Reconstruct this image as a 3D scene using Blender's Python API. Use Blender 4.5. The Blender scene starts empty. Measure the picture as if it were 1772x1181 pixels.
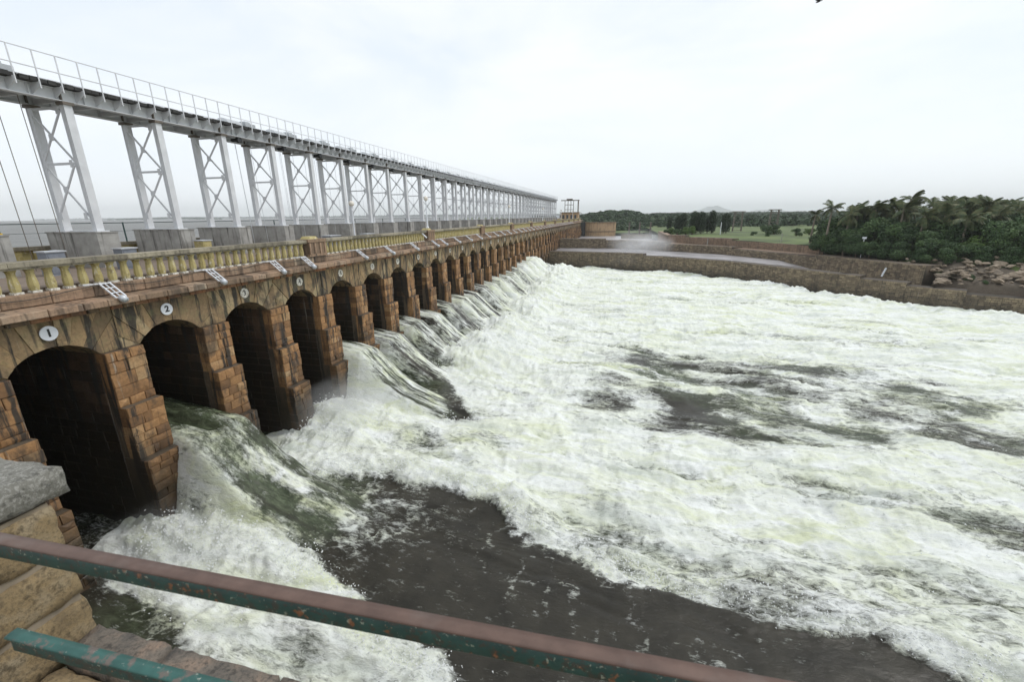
import bpy, math, random
import numpy as np
from mathutils import Vector, Matrix
random.seed(7); rng = np.random.default_rng(7)
scene = bpy.context.scene
col = scene.collection

# ------------------------------------------------------------ camera, world, sun, exposure
CR = (0.97100563, 0.23889034, -0.00891511)      # camera right, in world axes
CD = (0.0584192, -0.27328555, -0.96015739)      # camera down
CF = (-0.2318087, 0.93179741, -0.27931759)      # camera forward
cam_d = bpy.data.cameras.new('camera'); cam = bpy.data.objects.new('camera', cam_d); col.objects.link(cam)
cam.matrix_world = Matrix(((CR[0], -CD[0], -CF[0], 0), (CR[1], -CD[1], -CF[1], 0), (CR[2], -CD[2], -CF[2], 0), (0, 0, 0, 1)))
cam_d.sensor_width = 36; cam_d.lens = 745 / 1772 * 36
cam_d.clip_start = 0.05; cam_d.clip_end = 30000
cam_d.dof.use_dof = True; cam_d.dof.focus_distance = 25; cam_d.dof.aperture_fstop = 5.0
scene.camera = cam

def N(nt, t, **kw):
    n = nt.nodes.new(t)
    for k, v in kw.items():
        if k == 'ins':
            for kk, vv in v.items(): n.inputs[kk].default_value = vv
        else: setattr(n, k, v)
    return n

world = bpy.data.worlds.new('World'); scene.world = world; world.use_nodes = True
nt = world.node_tree; nt.nodes.clear(); L = nt.links.new
tc = N(nt, 'ShaderNodeTexCoord')
sky = N(nt, 'ShaderNodeTexSky', sky_type='NISHITA', sun_disc=False, sun_elevation=math.radians(52), sun_rotation=math.radians(70))
nish = N(nt, 'ShaderNodeVectorMath', operation='SCALE'); nish.inputs['Scale'].default_value = 0.10
L(sky.outputs[0], nish.inputs[0])
mp = N(nt, 'ShaderNodeMapping'); mp.inputs['Scale'].default_value = (1, 1, 3.2); L(tc.outputs['Generated'], mp.inputs[0])
cn = N(nt, 'ShaderNodeTexNoise', ins={'Scale': 2.1, 'Detail': 7, 'Roughness': .55, 'Distortion': .35}); L(mp.outputs[0], cn.inputs['Vector'])
cr = N(nt, 'ShaderNodeValToRGB'); L(cn.outputs[0], cr.inputs[0])
cr.color_ramp.elements[0].position = .36; cr.color_ramp.elements[0].color = (.79, .86, .935, 1)
cr.color_ramp.elements[1].position = .60; cr.color_ramp.elements[1].color = (.95, .975, .99, 1)
sx = N(nt, 'ShaderNodeSeparateXYZ'); L(tc.outputs['Generated'], sx.inputs[0])
hz = N(nt, 'ShaderNodeMapRange', ins={'From Min': -.02, 'From Max': .32, 'To Min': 0.0, 'To Max': 1.0}); L(sx.outputs['Z'], hz.inputs[0])
hc = N(nt, 'ShaderNodeMix', data_type='RGBA'); hc.inputs['A'].default_value = (.94, .985, 1.03, 1); L(hz.outputs[0], hc.inputs['Factor']); 
L(cr.outputs[0], hc.inputs['B'])
# towards +y / -x the cover is brighter (thin cloud), towards +x bluer
mixn = N(nt, 'ShaderNodeMix', data_type='RGBA'); mixn.inputs['Factor'].default_value = .12
L(hc.outputs['Result'], mixn.inputs['A']); L(nish.outputs[0], mixn.inputs['B'])
bg = N(nt, 'ShaderNodeBackground'); bg.inputs['Strength'].default_value = 1.0
L(mixn.outputs['Result'], bg.inputs['Color'])
wo = N(nt, 'ShaderNodeOutputWorld'); L(bg.outputs[0], wo.inputs['Surface'])

sd = bpy.data.lights.new('sun', 'SUN'); sd.energy = 1.2; sd.angle = math.radians(18); sd.color = (1, .97, .92)
sun = bpy.data.objects.new('sun', sd); col.objects.link(sun)
az, el = math.radians(25), math.radians(52)     # from the river side, a little ahead of the camera
sv = Vector((math.cos(el) * math.cos(az), math.cos(el) * math.sin(az), math.sin(el)))
sun.rotation_euler = (-sv).to_track_quat('-Z', 'Y').to_euler()
scene.view_settings.view_transform = 'Standard'; scene.view_settings.look = 'None'
scene.view_settings.exposure = 0.24; scene.view_settings.gamma = 1
scene.view_settings.use_curve_mapping = False
scene.cycles.volume_bounces = 3
scene.cycles.volume_step_rate = 3

# ------------------------------------------------------------ materials
def mat(name, build):
    m = bpy.data.materials.new(name); m.use_nodes = True
    t = m.node_tree; t.nodes.clear()
    out = N(t, 'ShaderNodeOutputMaterial'); b = N(t, 'ShaderNodeBsdfPrincipled'); t.links.new(b.outputs[0], out.inputs['Surface'])
    build(t, b, out); return m
def ramp(t, src, stops):
    r = N(t, 'ShaderNodeValToRGB'); e = r.color_ramp.elements
    while len(e) < len(stops): e.new(.5)
    for i, (p, c) in enumerate(stops):
        e[i].position = p; e[i].color = (*c, 1) if len(c) == 3 else c
    t.links.new(src, r.inputs[0]); return r.outputs[0]
def pos(t, scale=(1, 1, 1), loc=(0, 0, 0), rz=0.):
    g = N(t, 'ShaderNodeNewGeometry'); m = N(t, 'ShaderNodeMapping'); m.inputs['Scale'].default_value = scale; m.inputs['Location'].default_value = loc; m.inputs['Rotation'].default_value = (0, 0, rz)
    t.links.new(g.outputs['Position'], m.inputs[0]); return m.outputs[0]
def noise(t, vec, scale, detail=5, rough=.55, dist=0.):
    n = N(t, 'ShaderNodeTexNoise', ins={'Scale': scale, 'Detail': detail, 'Roughness': rough, 'Distortion': dist}); t.links.new(vec, n.inputs['Vector']); return n.outputs[0]
def mix(t, fac, a, b, mode='MIX'):
    m = N(t, 'ShaderNodeMix', data_type='RGBA', blend_type=mode)
    for k, v in (('Factor', fac), ('A', a), ('B', b)):
        if isinstance(v, (int, float)): m.inputs[k].default_value = v
        elif isinstance(v, tuple): m.inputs[k].default_value = (*v, 1)
        else: t.links.new(v, m.inputs[k])
    return m.outputs['Result']
def mr(t, src, a, b, c=0., d=1.):
    n = N(t, 'ShaderNodeMapRange', ins={'From Min': a, 'From Max': b, 'To Min': c, 'To Max': d}); t.links.new(src, n.inputs[0]); return n.outputs[0]
def mth(t, op, a, b=0.):
    n = N(t, 'ShaderNodeMath', operation=op)
    for i, v in enumerate((a, b)):
        if isinstance(v, (int, float)): n.inputs[i].default_value = v
        else: t.links.new(v, n.inputs[i])
    return n.outputs[0]
def bump(t, b, h, s=.4, d=.02):
    n = N(t, 'ShaderNodeBump', ins={'Strength': s, 'Distance': d}); t.links.new(h, n.inputs['Height']); t.links.new(n.outputs[0], b.inputs['Normal'])
def attr(t, name):
    return N(t, 'ShaderNodeAttribute', attribute_name=name).outputs['Fac']
def zc(t):
    g = N(t, 'ShaderNodeNewGeometry'); s = N(t, 'ShaderNodeSeparateXYZ'); t.links.new(g.outputs['Position'], s.inputs[0]); return s.outputs['Z']
def setc(t, b, c): t.links.new(c, b.inputs['Base Color'])

def stone_mat(name, cols, stain=.55, wet=True, streaky=True, rough=.85, lichen=0.0, wz=(-10.2, -7.6)):
    def f(t, b, o):
        p = pos(t)
        ti = attr(t, 'tint')
        n1 = noise(t, p, 1.3, 6, .6); n2 = noise(t, p, 9, 6, .65)
        k = mth(t, 'ADD', mth(t, 'MULTIPLY', ti, .62), mth(t, 'MULTIPLY', n1, .45))
        c = ramp(t, k, [(.12, cols[0]), (.42, cols[1]), (.68, cols[2]), (.9, cols[3])])
        c = mix(t, mr(t, n2, .35, .7, .0, .45), c, tuple(v * .45 for v in cols[0]))
        if streaky:   # rain stains running down the face
            s = noise(t, pos(t, (1.9, 1.9, .20)), 1.25, 5, .62, .5)
            s2 = noise(t, pos(t, (5, 5, .35), (3, 1, 0)), 1.0, 3, .6)
            sm = mth(t, 'ADD', mr(t, s, .515, .60, 0, stain * 1.1), mr(t, s2, .58, .68, 0, stain * .6))
            c = mix(t, mth(t, 'MINIMUM', sm, .93), c, (.030, .027, .024))
            bl = noise(t, pos(t, (1, 1, .7), (4, 9, 1)), .75, 6, .68, .3); c = mix(t, mr(t, bl, .54, .64, 0, min(.8, stain * .75)), c, (.045, .036, .028))
            s3 = noise(t, pos(t, (6, 6, .3), (9, 4, 2)), 1.1, 4, .6)
            c = mix(t, mr(t, s3, .64, .76, 0, .5), c, (.5, .47, .4))
        if lichen:
            v = noise(t, p, 3.1, 5, .7); c = mix(t, mr(t, v, .5, .65, 0, lichen), c, (.20, .20, .09))
        if wet:
            wn = mth(t, 'ADD', zc(t), mth(t, 'MULTIPLY', mth(t, 'SUBTRACT', noise(t, p, .9, 4, .6), .5), 3.2))
            w = mr(t, wn, wz[0], wz[1], .86, 0)
            c = mix(t, w, c, (.022, .018, .012))
            t.links.new(mr(t, w, 0, 1, rough, .35), b.inputs['Roughness'])
        else: b.inputs['Roughness'].default_value = rough
        setc(t, b, c)
        bump(t, b, mth(t, 'ADD', n2, mth(t, 'MULTIPLY', noise(t, p, 38, 4, .6), .5)), .55, .03)
    return mat(name, f)
M = {}
M['pier_stone'] = stone_mat('pier_stone', [(.15, .08, .038), (.31, .165, .07), (.43, .235, .10), (.47, .32, .17)], .95)
M['arch_stone'] = stone_mat('arch_stone', [(.16, .11, .065), (.27, .185, .10), (.38, .255, .13), (.44, .35, .21)], 1.15, lichen=.3)
M['cornice_stone'] = stone_mat('cornice_stone', [(.17, .12, .08), (.29, .195, .125), (.40, .265, .175), (.40, .33, .24)], .5, wet=False)
M['red_stone'] = stone_mat('red_stone', [(.10, .07, .04), (.20, .13, .07), (.34, .14, .06), (.27, .19, .11)], .5, wet=False)
M['mortar'] = stone_mat('mortar', [(.09, .07, .05), (.14, .105, .07), (.18, .13, .085), (.20, .15, .1)], .75)
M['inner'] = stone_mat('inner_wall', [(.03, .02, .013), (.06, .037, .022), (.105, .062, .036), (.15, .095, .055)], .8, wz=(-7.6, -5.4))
M['cap'] = stone_mat('cap_stone', [(.16, .14, .10), (.26, .23, .17), (.36, .32, .24), (.42, .37, .27)], .35, wet=False)
M['bank_wall'] = stone_mat('bank_wall_stone', [(.12, .095, .07), (.20, .155, .105), (.29, .23, .15), (.38, .30, .19)], .28, wz=(-12.3, -10.2))
M['terrace'] = stone_mat('terrace_stone', [(.24, .17, .12), (.29, .205, .145), (.34, .235, .165), (.36, .26, .19)], .3, wet=False)
M['tower'] = stone_mat('tower_stone', [(.34, .23, .13), (.46, .31, .18), (.52, .36, .21), (.55, .42, .27)], .3, wet=False)
M['rock'] = stone_mat('rock', [(.09, .07, .05), (.20, .16, .12), (.33, .26, .19), (.46, .40, .32)], .3, wet=False, streaky=False)

def f(t, b, o):
    p = pos(t); n = noise(t, p, 2.2, 6, .6); s = noise(t, pos(t, (5, 5, .3)), 1, 4, .6)
    c = ramp(t, n, [(.3, (.26, .25, .235)), (.7, (.42, .41, .385))])
    c = mix(t, mr(t, s, .56, .68, 0, .75), c, (.06, .055, .05)); setc(t, b, c); b.inputs['Roughness'].default_value = .9
    bump(t, b, noise(t, p, 25), .3, .01)
M['concrete'] = mat('concrete', f)
def f(t, b, o):
    p = pos(t); n = noise(t, p, 1.7, 5, .6)
    c = ramp(t, n, [(.3, (.60, .61, .63)), (.7, (.72, .73, .75))])
    r = noise(t, pos(t, (4, 4, .8)), 2.5, 6, .7)
    c = mix(t, mr(t, r, .62, .75, 0, .5), c, (.24, .19, .14)); setc(t, b, c)
    b.inputs['Roughness'].default_value = .5; b.inputs['Metallic'].default_value = 0
M['steel'] = mat('silver_paint', f)
def f(t, b, o):
    n = noise(t, pos(t), 3, 5); setc(t, b, ramp(t, n, [(.3, (.02, .02, .02)), (.7, (.05, .048, .045))])); b.inputs['Roughness'].default_value = .8
M['dark'] = mat('dark_timber', f)
def f(t, b, o):
    n = noise(t, pos(t), 3, 5); setc(t, b, ramp(t, n, [(.3, (.10, .085, .07)), (.7, (.18, .15, .12))])); b.inputs['Roughness'].default_value = .7
M['brown_steel'] = mat('brown_steel', f)
def f(t, b, o):
    p = pos(t); n = noise(t, p, 1.4, 5, .6); n2 = noise(t, pos(t, (1, 1, .5)), 9, 6, .65)
    c = ramp(t, n, [(.3, (.36, .29, .11)), (.7, (.50, .43, .21))])
    c = mix(t, mr(t, n2, .55, .66, 0, .8), c, (.62, .58, .48)); c = mix(t, mr(t, noise(t, p, 5, 5, .7), .56, .68, 0, .75), c, (.13, .09, .05))
    setc(t, b, c); b.inputs['Roughness'].default_value = .85; bump(t, b, n2, .3, .01)
M['yellow'] = mat('peeling_yellow_paint', f)
def f(t, b, o):
    n = noise(t, pos(t), 12, 5, .6); setc(t, b, ramp(t, n, [(.35, (.30, .25, .17)), (.55, (.72, .70, .64))])); b.inputs['Roughness'].default_value = .9
M['limewash'] = mat('limewash', f)
def flat(name, c, rough=.6, metal=0, var=.25, sc=6):
    def f(t, b, o):
        n = noise(t, pos(t), sc, 5, .6)
        setc(t, b, ramp(t, n, [(.3, tuple(v * (1 - var) for v in c)), (.7, tuple(min(1, v * (1 + var)) for v in c))]))
        b.inputs['Roughness'].default_value = rough; b.inputs['Metallic'].default_value = metal
    return mat(name, f)
M['white'] = flat('white_paint', (.72, .74, .78), .5, 0, .06)
M['hoist'] = flat('hoist_grey_paint', (.46, .48, .50), .5, 0, .1)
M['black'] = flat('black_paint', (.02, .02, .022), .5)
M['faded'] = flat('faded_black_paint', (.12, .115, .10), .8)
M['globe'] = flat('frosted_globe', (.72, .66, .58), .25, 0, .05)
M['galv'] = flat('galvanised_metal', (.55, .57, .60), .4, .4, .1)
M['cabinet'] = flat('grey_cabinet', (.22, .24, .28), .45, .2, .15)
M['green_wire'] = flat('dark_green_metal', (.02, .06, .055), .5)
M['cable'] = flat('black_cable', (.03, .028, .025), .6)
M['hook'] = flat('yellow_hook_paint', (.75, .5, .02), .5, 0, .1)
M['road'] = flat('dusty_road', (.20, .155, .12), .95, 0, .2, 2)
M['glass'] = flat('window_dark', (.04, .05, .055), .1)
M['bark'] = flat('bark', (.13, .10, .075), .9, 0, .3)
M['palm_bark'] = flat('palm_bark', (.2, .165, .13), .9, 0, .25)
M['feather'] = flat('dark_feathers', (.03, .028, .025), .8)
def leafmat(name, a, bb, c2):
    def f(t, b, o):
        ti = attr(t, 'tint'); n = noise(t, pos(t), .35, 4, .6)
        k = mth(t, 'ADD', mth(t, 'MULTIPLY', ti, .6), mth(t, 'MULTIPLY', n, .45))
        setc(t, b, ramp(t, k, [(.15, a), (.5, bb), (.85, c2)])); b.inputs['Roughness'].default_value = .65
        b.inputs['Specular IOR Level'].default_value = .25
    return mat(name, f)
M['leaf'] = leafmat('dark_leaves', (.020, .040, .016), (.042, .078, .028), (.085, .135, .045))
M['leaf_bright'] = leafmat('bright_leaves', (.035, .065, .015), (.07, .12, .025), (.12, .19, .04))
M['palm_leaf'] = leafmat('palm_leaves', (.03, .046, .02), (.06, .085, .034), (.13, .125, .055))
M['cypress_leaf'] = leafmat('column_tree_leaves', (.014, .026, .014), (.026, .043, .02), (.04, .062, .026))
M['far_leaf'] = leafmat('far_leaves', (.02, .036, .018), (.035, .06, .028), (.055, .088, .035))
def f(t, b, o):
    p = pos(t); n = noise(t, p, .12, 5, .6); n2 = noise(t, p, 1.5, 5, .6)
    c = ramp(t, n, [(.35, (.05, .07, .022)), (.5, (.085, .12, .03)), (.62, (.12, .16, .045)), (.75, (.16, .15, .07))])
    c = mix(t, mr(t, n2, .5, .75, 0, .5), c, (.06, .08, .03)); setc(t, b, c); b.inputs['Roughness'].default_value = .9
M['grass'] = mat('field_grass', f)
def granite(name, a, bb, c2, sp):
    def f(t, b, o):
        p = pos(t); n = noise(t, p, 6, 6, .6); n2 = noise(t, p, 55, 5, .75); n3 = noise(t, p, 22, 6, .7)
        c = ramp(t, n, [(.3, a), (.5, bb), (.72, c2)])
        c = mix(t, mr(t, n2, .48, .62, 0, .6), c, sp)
        c = mix(t, mr(t, n3, .54, .64, 0, .65), c, tuple(v * .3 for v in a))
        setc(t, b, c); b.inputs['Roughness'].default_value = .88
        bump(t, b, mth(t, 'ADD', n3, mth(t, 'MULTIPLY', n2, .6)), .9, .012)
    return mat(name, f)
M['granite_tan'] = granite('tan_granite', (.18, .13, .07), (.29, .21, .11), (.33, .27, .18), (.09, .07, .045))
M['granite_grey'] = granite('grey_granite', (.12, .115, .10), (.17, .165, .14), (.25, .24, .21), (.42, .41, .38))
M['granite_pink'] = granite('pink_granite', (.10, .09, .078), (.18, .15, .12), (.32, .22, .155), (.05, .048, .045))
M['granite_mortar'] = flat('old_mortar', (.25, .205, .15), .95, 0, .2, 12)
def f(t, b, o):
    p = pos(t); n = noise(t, p, 14, 6, .6); n2 = noise(t, p, 160, 4, .7); n3 = noise(t, p, 5, 5, .6)
    c = ramp(t, n, [(.3, (.085, .05, .038)), (.7, (.14, .085, .065))])
    c = mix(t, mr(t, n3, .55, .7, 0, .5), c, (.15, .125, .11)); c = mix(t, mr(t, n2, .62, .68, 0, .6), c, (.06, .04, .035))
    setc(t, b, c); b.inputs['Roughness'].default_value = .55; bump(t, b, n2, .25, .001)
M['rust'] = mat('worn_brown_rail', f)
def f(t, b, o):
    p = pos(t); n = noise(t, p, 18, 6, .6); n2 = noise(t, p, 42, 5, .65); n3 = noise(t, p, 60, 5, .7)
    c = ramp(t, n, [(.3, (.012, .04, .034)), (.7, (.025, .075, .062))])
    c = mix(t, mr(t, n2, .52, .58, 0, .85), c, (.045, .04, .03)); c = mix(t, mr(t, n3, .61, .65, 0, .9), c, (.33, .36, .28))
    c = mix(t, mr(t, noise(t, p, 30, 5, .6), .62, .67, 0, .8), c, (.22, .08, .03))
    setc(t, b, c); b.inputs['Roughness'].default_value = .5; bump(t, b, n3, .4, .001)
M['rail_green'] = mat('chipped_green_paint', f)
def f(t, b, o):
    p = pos(t); n = noise(t, p, 22, 6, .6); n3 = noise(t, p, 55, 5, .7)
    c = ramp(t, n, [(.3, (.022, .085, .072)), (.7, (.035, .125, .105))])
    c = mix(t, mr(t, noise(t, p, 16, 6, .65), .54, .6, 0, .9), c, (.16, .12, .10)); c = mix(t, mr(t, n3, .64, .68, 0, .9), c, (.4, .42, .36))
    setc(t, b, c); b.inputs['Roughness'].default_value = .5
M['rail_teal'] = mat('teal_paint', f)

# water ----------------------------------------------------------
def f(t, b, o):
    fo = attr(t, 'foam'); gr = attr(t, 'green'); st = attr(t, 'streak')
    p = pos(t)
    fine = noise(t, pos(t, (.55, 1.3, 1), rz=.17), 3.0, 9, .72, .7)
    fine2 = noise(t, pos(t, (.55, 1.5, 1), (5, 3, 0), .17), 9.0, 7, .72, .4)
    strk = noise(t, pos(t, (.35, 2.6, .6), (2, 8, 0), .15), 2.2, 8, .7, .5)
    fn = N(t, 'ShaderNodeMix', data_type='FLOAT'); t.links.new(mth(t, 'MULTIPLY', st, .7), fn.inputs['Factor'])
    comb = mth(t, 'ADD', mth(t, 'MULTIPLY', fine, .62), mth(t, 'MULTIPLY', fine2, .38))
    t.links.new(comb, fn.inputs['A']); t.links.new(strk, fn.inputs['B'])
    k = mth(t, 'ADD', fo, mth(t, 'MULTIPLY', mth(t, 'SUBTRACT', fn.outputs[0], .5), 2.6))
    mask = mr(t, k, .36, .72, 0, 1)
    n = N(t, 'ShaderNodeMapRange', interpolation_type='SMOOTHSTEP', ins={'From Min': .26, 'From Max': .86}); t.links.new(k, n.inputs[0]); mask = n.outputs[0]
    # body of the water: brown-black where smooth, green where air is mixed in
    wn = noise(t, p, .9, 6, .6)
    deep = ramp(t, wn, [(.3, (.020, .018, .013)), (.7, (.042, .038, .028))])
    gcol = ramp(t, noise(t, pos(t, (.6, 1.6, 1), (3, 3, 0), .15), 2.4, 7, .7, .6), [(.32, (.022, .028, .016)), (.5, (.06, .075, .042)), (.68, (.15, .18, .11))])
    body = mix(t, mr(t, gr, .2, .9, 0, 1), deep, gcol)
    # foam whiteness with green-yellow hollows
    h = noise(t, pos(t, (.4, 1.2, 1), (1, 7, 0), .18), .7, 8, .66, 1.1)
    tintf = mth(t, 'MULTIPLY', mr(t, h, .40, .64, 0, 1), mr(t, gr, 0, 1, .35, 1.0))
    fcol = mix(t, tintf, (.82, .84, .815), (.64, .68, .42))
    big = noise(t, pos(t, (.25, 1.1, 1), (4, 2, 0), .18), .8, 6, .62, .6)
    fcol = mix(t, mr(t, big, .50, .68, 0, .6), fcol, (.46, .50, .45))
    pit_shade = mr(t, comb, .36, .52, .45, 0)  # shading of the small foam pits, painted into the colour
    fcol = mix(t, pit_shade, fcol, (.42, .45, .40))
    c = mix(t, mask, body, fcol); setc(t, b, c)
    t.links.new(mr(t, mask, 0, 1, .12, .75), b.inputs['Roughness'])
    t.links.new(mr(t, mask, 0, 1, .45, .15), b.inputs['Specular IOR Level'])
    b.inputs['IOR'].default_value = 1.33
    rip = noise(t, pos(t, (.8, 1.6, 1)), 5.5, 6, .65, .5)
    bh = mth(t, 'ADD', mth(t, 'MULTIPLY', comb, mr(t, mask, 0, 1, .25, 1.5)), mth(t, 'MULTIPLY', rip, .35))
    bump(t, b, bh, .7, .10)
M['river'] = mat('river_foam_water', f)
def f(t, b, o):
    p = pos(t); r = noise(t, pos(t, (.35, 1, 1)), .9, 7, .6); n = noise(t, pos(t, (1, .4, 1)), .12, 4, .6)
    setc(t, b, ramp(t, n, [(.3, (.09, .088, .08)), (.7, (.15, .145, .13))])); b.inputs['Roughness'].default_value = .38; b.inputs['Specular IOR Level'].default_value = .3
    b.inputs['IOR'].default_value = 1.33; bump(t, b, r, 1.0, .35)
M['lake'] = mat('lake_water', f)
def f(t, b, o):
    p = pos(t); n = noise(t, pos(t, (.3, 1, 1)), .8, 7, .65, .3)
    c = ramp(t, n, [(.35, (.16, .15, .15)), (.55, (.40, .38, .39)), (.7, (.62, .61, .62))]); setc(t, b, c); b.inputs['Roughness'].default_value = .3
    bump(t, b, n, .5, .1)
M['channel'] = mat('channel_water', f)

# ------------------------------------------------------------ mesh helpers
class MB:
    def __init__(s): s.v = []; s.f = []; s.t = []; s.m = []
    def add(s, vs, fs, tint=None, mi=0):
        o = len(s.v); s.v += [tuple(v) for v in vs]
        tt = random.random() if tint is None else tint
        for q in fs: s.f.append(tuple(o + i for i in q)); s.t.append(tt); s.m.append(mi)
    def box(s, a, b, tint=None, mi=0, skip=()):
        x0, y0, z0 = a; x1, y1, z1 = b
        v = [(x0, y0, z0), (x1, y0, z0), (x1, y1, z0), (x0, y1, z0), (x0, y0, z1), (x1, y0, z1), (x1, y1, z1), (x0, y1, z1)]
        s.add(v, [(0, 3, 2, 1), (4, 5, 6, 7), (0, 1, 5, 4), (1, 2, 6, 5), (2, 3, 7, 6), (3, 0, 4, 7)], tint, mi)
    def bar(s, p, q, w, h=None, up=(0, 0, 1), tint=None, mi=0, taper=1.):
        p = Vector(p); q = Vector(q); h = w if h is None else h; d = (q - p).normalized(); u = Vector(up)
        if abs(d.dot(u)) > .95: u = Vector((1, 0, 0))
        a = d.cross(u).normalized(); c = a.cross(d).normalized(); vs = []
        for k, e in ((1., p), (taper, q)):
            for sa, sc in ((-1, -1), (1, -1), (1, 1), (-1, 1)): vs.append(e + a * sa * w / 2 * k + c * sc * h / 2 * k)
        s.add(vs, [(0, 1, 2, 3), (7, 6, 5, 4), (0, 4, 5, 1), (1, 5, 6, 2), (2, 6, 7, 3), (3, 7, 4, 0)], tint, mi)
    def tube(s, pts, rad, n=8, tint=None, mi=0, cap=True):
        vs = []; fs = []; P = [Vector(p) for p in pts]; R = rad if isinstance(rad, (list, tuple)) else [rad] * len(P)
        for i, p in enumerate(P):
            d = (P[min(i + 1, len(P) - 1)] - P[max(i - 1, 0)]).normalized(); u = Vector((0, 0, 1)) if abs(d.z) < .9 else Vector((1, 0, 0))
            a = d.cross(u).normalized(); c = a.cross(d)
            for k in range(n): an = 2 * math.pi * k / n; vs.append(p + (a * math.cos(an) + c * math.sin(an)) * R[i])
        for i in range(len(P) - 1):
            for k in range(n): fs.append((i * n + k, i * n + (k + 1) % n, (i + 1) * n + (k + 1) % n, (i + 1) * n + k))
        if cap: fs.append(tuple(range(n))[::-1]); fs.append(tuple((len(P) - 1) * n + k for k in range(n)))
        s.add(vs, fs, tint, mi)
    def lathe(s, c, prof, n=12, tint=None, mi=0, square=False):
        vs = []; fs = []
        for r, z in prof:
            for k in range(n):
                an = 2 * math.pi * k / n + math.pi / n
                vs.append((c[0] + r * math.cos(an), c[1] + r * math.sin(an), c[2] + z))
        for i in range(len(prof) - 1):
            for k in range(n): fs.append((i * n + k, i * n + (k + 1) % n, (i + 1) * n + (k + 1) % n, (i + 1) * n + k))
        fs.append(tuple(range(n))[::-1]); fs.append(tuple((len(prof) - 1) * n + k for k in range(n)))
        s.add(vs, fs, tint, mi)
    def pillow(s, pts, xb, xf, inset=.03, prd=.03, tint=None, mi=0, jit=.008):
        """polygon in (y,z) extruded along +x with a chamfered uneven face"""
        n = len(pts); cy = sum(p[0] for p in pts) / n; cz_ = sum(p[1] for p in pts) / n
        J = lambda: random.uniform(-jit, jit)
        base = [(xb, y, z) for y, z in pts]; rim = [(xf - prd, y, z) for y, z in pts]; fr = []
        for y, z in pts:
            d = math.hypot(y - cy, z - cz_) + 1e-6; k = max(.2, 1 - inset * 1.35 / d)
            fr.append((xf + J() * 1.5, cy + (y - cy) * k + J(), cz_ + (z - cz_) * k + J()))
        fs = []
        for i in range(n):
            j = (i + 1) % n; fs += [(i, j, n + j, n + i), (n + i, n + j, 2 * n + j, 2 * n + i)]
        c = (xf + abs(J()) * 2.2 + .004, cy, cz_); vs = base + rim + fr + [c]
        for i in range(n): fs.append((2 * n + i, 2 * n + (i + 1) % n, 3 * n))
        s.add(vs, fs, tint, mi)
    def build(s, name, mats, parent=None, smooth=False, **props):
        me = bpy.data.meshes.new(name); off = WL.get(parent.name, Vector((0, 0, 0))) if parent else Vector((0, 0, 0))
        V = np.array(s.v, dtype=float).reshape(-1, 3) - np.array(off)
        me.from_pydata(V.tolist(), [], s.f)
        for m_ in (mats if isinstance(mats, list) else [mats]): me.materials.append(m_)
        a = me.attributes.new('tint', 'FLOAT', 'FACE'); a.data.foreach_set('value', s.t)
        me.polygons.foreach_set('material_index', s.m)
        if smooth: me.polygons.foreach_set('use_smooth', [True] * len(s.f))
        me.update(); return link(name, me, parent, **props)
WL = {}
def link(name, me, parent=None, loc=None, **props):
    o = bpy.data.objects.new(name, me); col.objects.link(o)
    if parent: o.parent = parent; WL[o.name] = WL.get(parent.name, Vector((0, 0, 0)))
    if loc is not None: o.location = loc
    for k, v in props.items():
        if v is not None: o[k] = v
    return o
def empty(name, loc, label, cat, group=None):
    o = bpy.data.objects.new(name, None); col.objects.link(o); o.location = loc; o.empty_display_size = .3
    o['label'] = label; o['category'] = cat
    if group: o['group'] = group
    WL[o.name] = Vector(loc); return o
def copy_tree(o, loc=None, parent=None, **props):
    c = o.copy(); col.objects.link(c)
    if parent: c.parent = parent
    if loc is not None: c.location = loc
    for k, v in props.items(): c[k] = v
    for ch in o.children: copy_tree(ch, parent=c)
    return c
ORD = ['first', 'second', 'third', 'fourth', 'fifth', 'sixth', 'seventh', 'eighth', 'ninth', 'tenth', 'eleventh', 'twelfth', 'thirteenth', 'fourteenth', 'fifteenth', 'sixteenth', 'seventeenth', 'eighteenth', 'nineteenth']
TENS = {2: 'twent', 3: 'thirt', 4: 'fort', 5: 'fift'}
def ordn(n):
    if n <= 19: return ORD[n - 1]
    t_, u = divmod(n, 10); return TENS[t_] + ('ieth' if u == 0 else 'y-' + ORD[u - 1])

# numpy value noise
def vnoise(x, y, seed=0):
    xi = np.floor(x).astype(np.int64); yi = np.floor(y).astype(np.int64); xf = x - xi; yf = y - yi
    def h(a, b):
        n = (a * 374761393 + b * 668265263 + seed * 1442695041) & 0xffffffff
        n = ((n ^ (n >> 13)) * 1274126177) & 0xffffffff
        return ((n ^ (n >> 16)) & 0xffff) / 65535.
    u = xf * xf * (3 - 2 * xf); v = yf * yf * (3 - 2 * yf)
    return (h(xi, yi) * (1 - u) + h(xi + 1, yi) * u) * (1 - v) + (h(xi, yi + 1) * (1 - u) + h(xi + 1, yi + 1) * u) * v
def fbm(x, y, o=5, seed=0, g=.5):
    s = 0; a = 1; t_ = 0
    for i in range(o):
        s = s + a * vnoise(x * 2 ** i + i * 17.3, y * 2 ** i - i * 9.1, seed + i); t_ += a; a *= g
    return s / t_
def billow(x, y, o=4, seed=0, g=.55):
    s = 0; a = 1; t_ = 0
    for i in range(o):
        s = s + a * (1 - np.abs(2 * vnoise(x * 2 ** i + i * 7.7, y * 2 ** i + i * 3.1, seed + i) - 1)); t_ += a; a *= g
    return s / t_
def sstep(a, b, x):
    t_ = np.clip((x - a) / (b - a), 0, 1); return t_ * t_ * (3 - 2 * t_)
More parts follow.
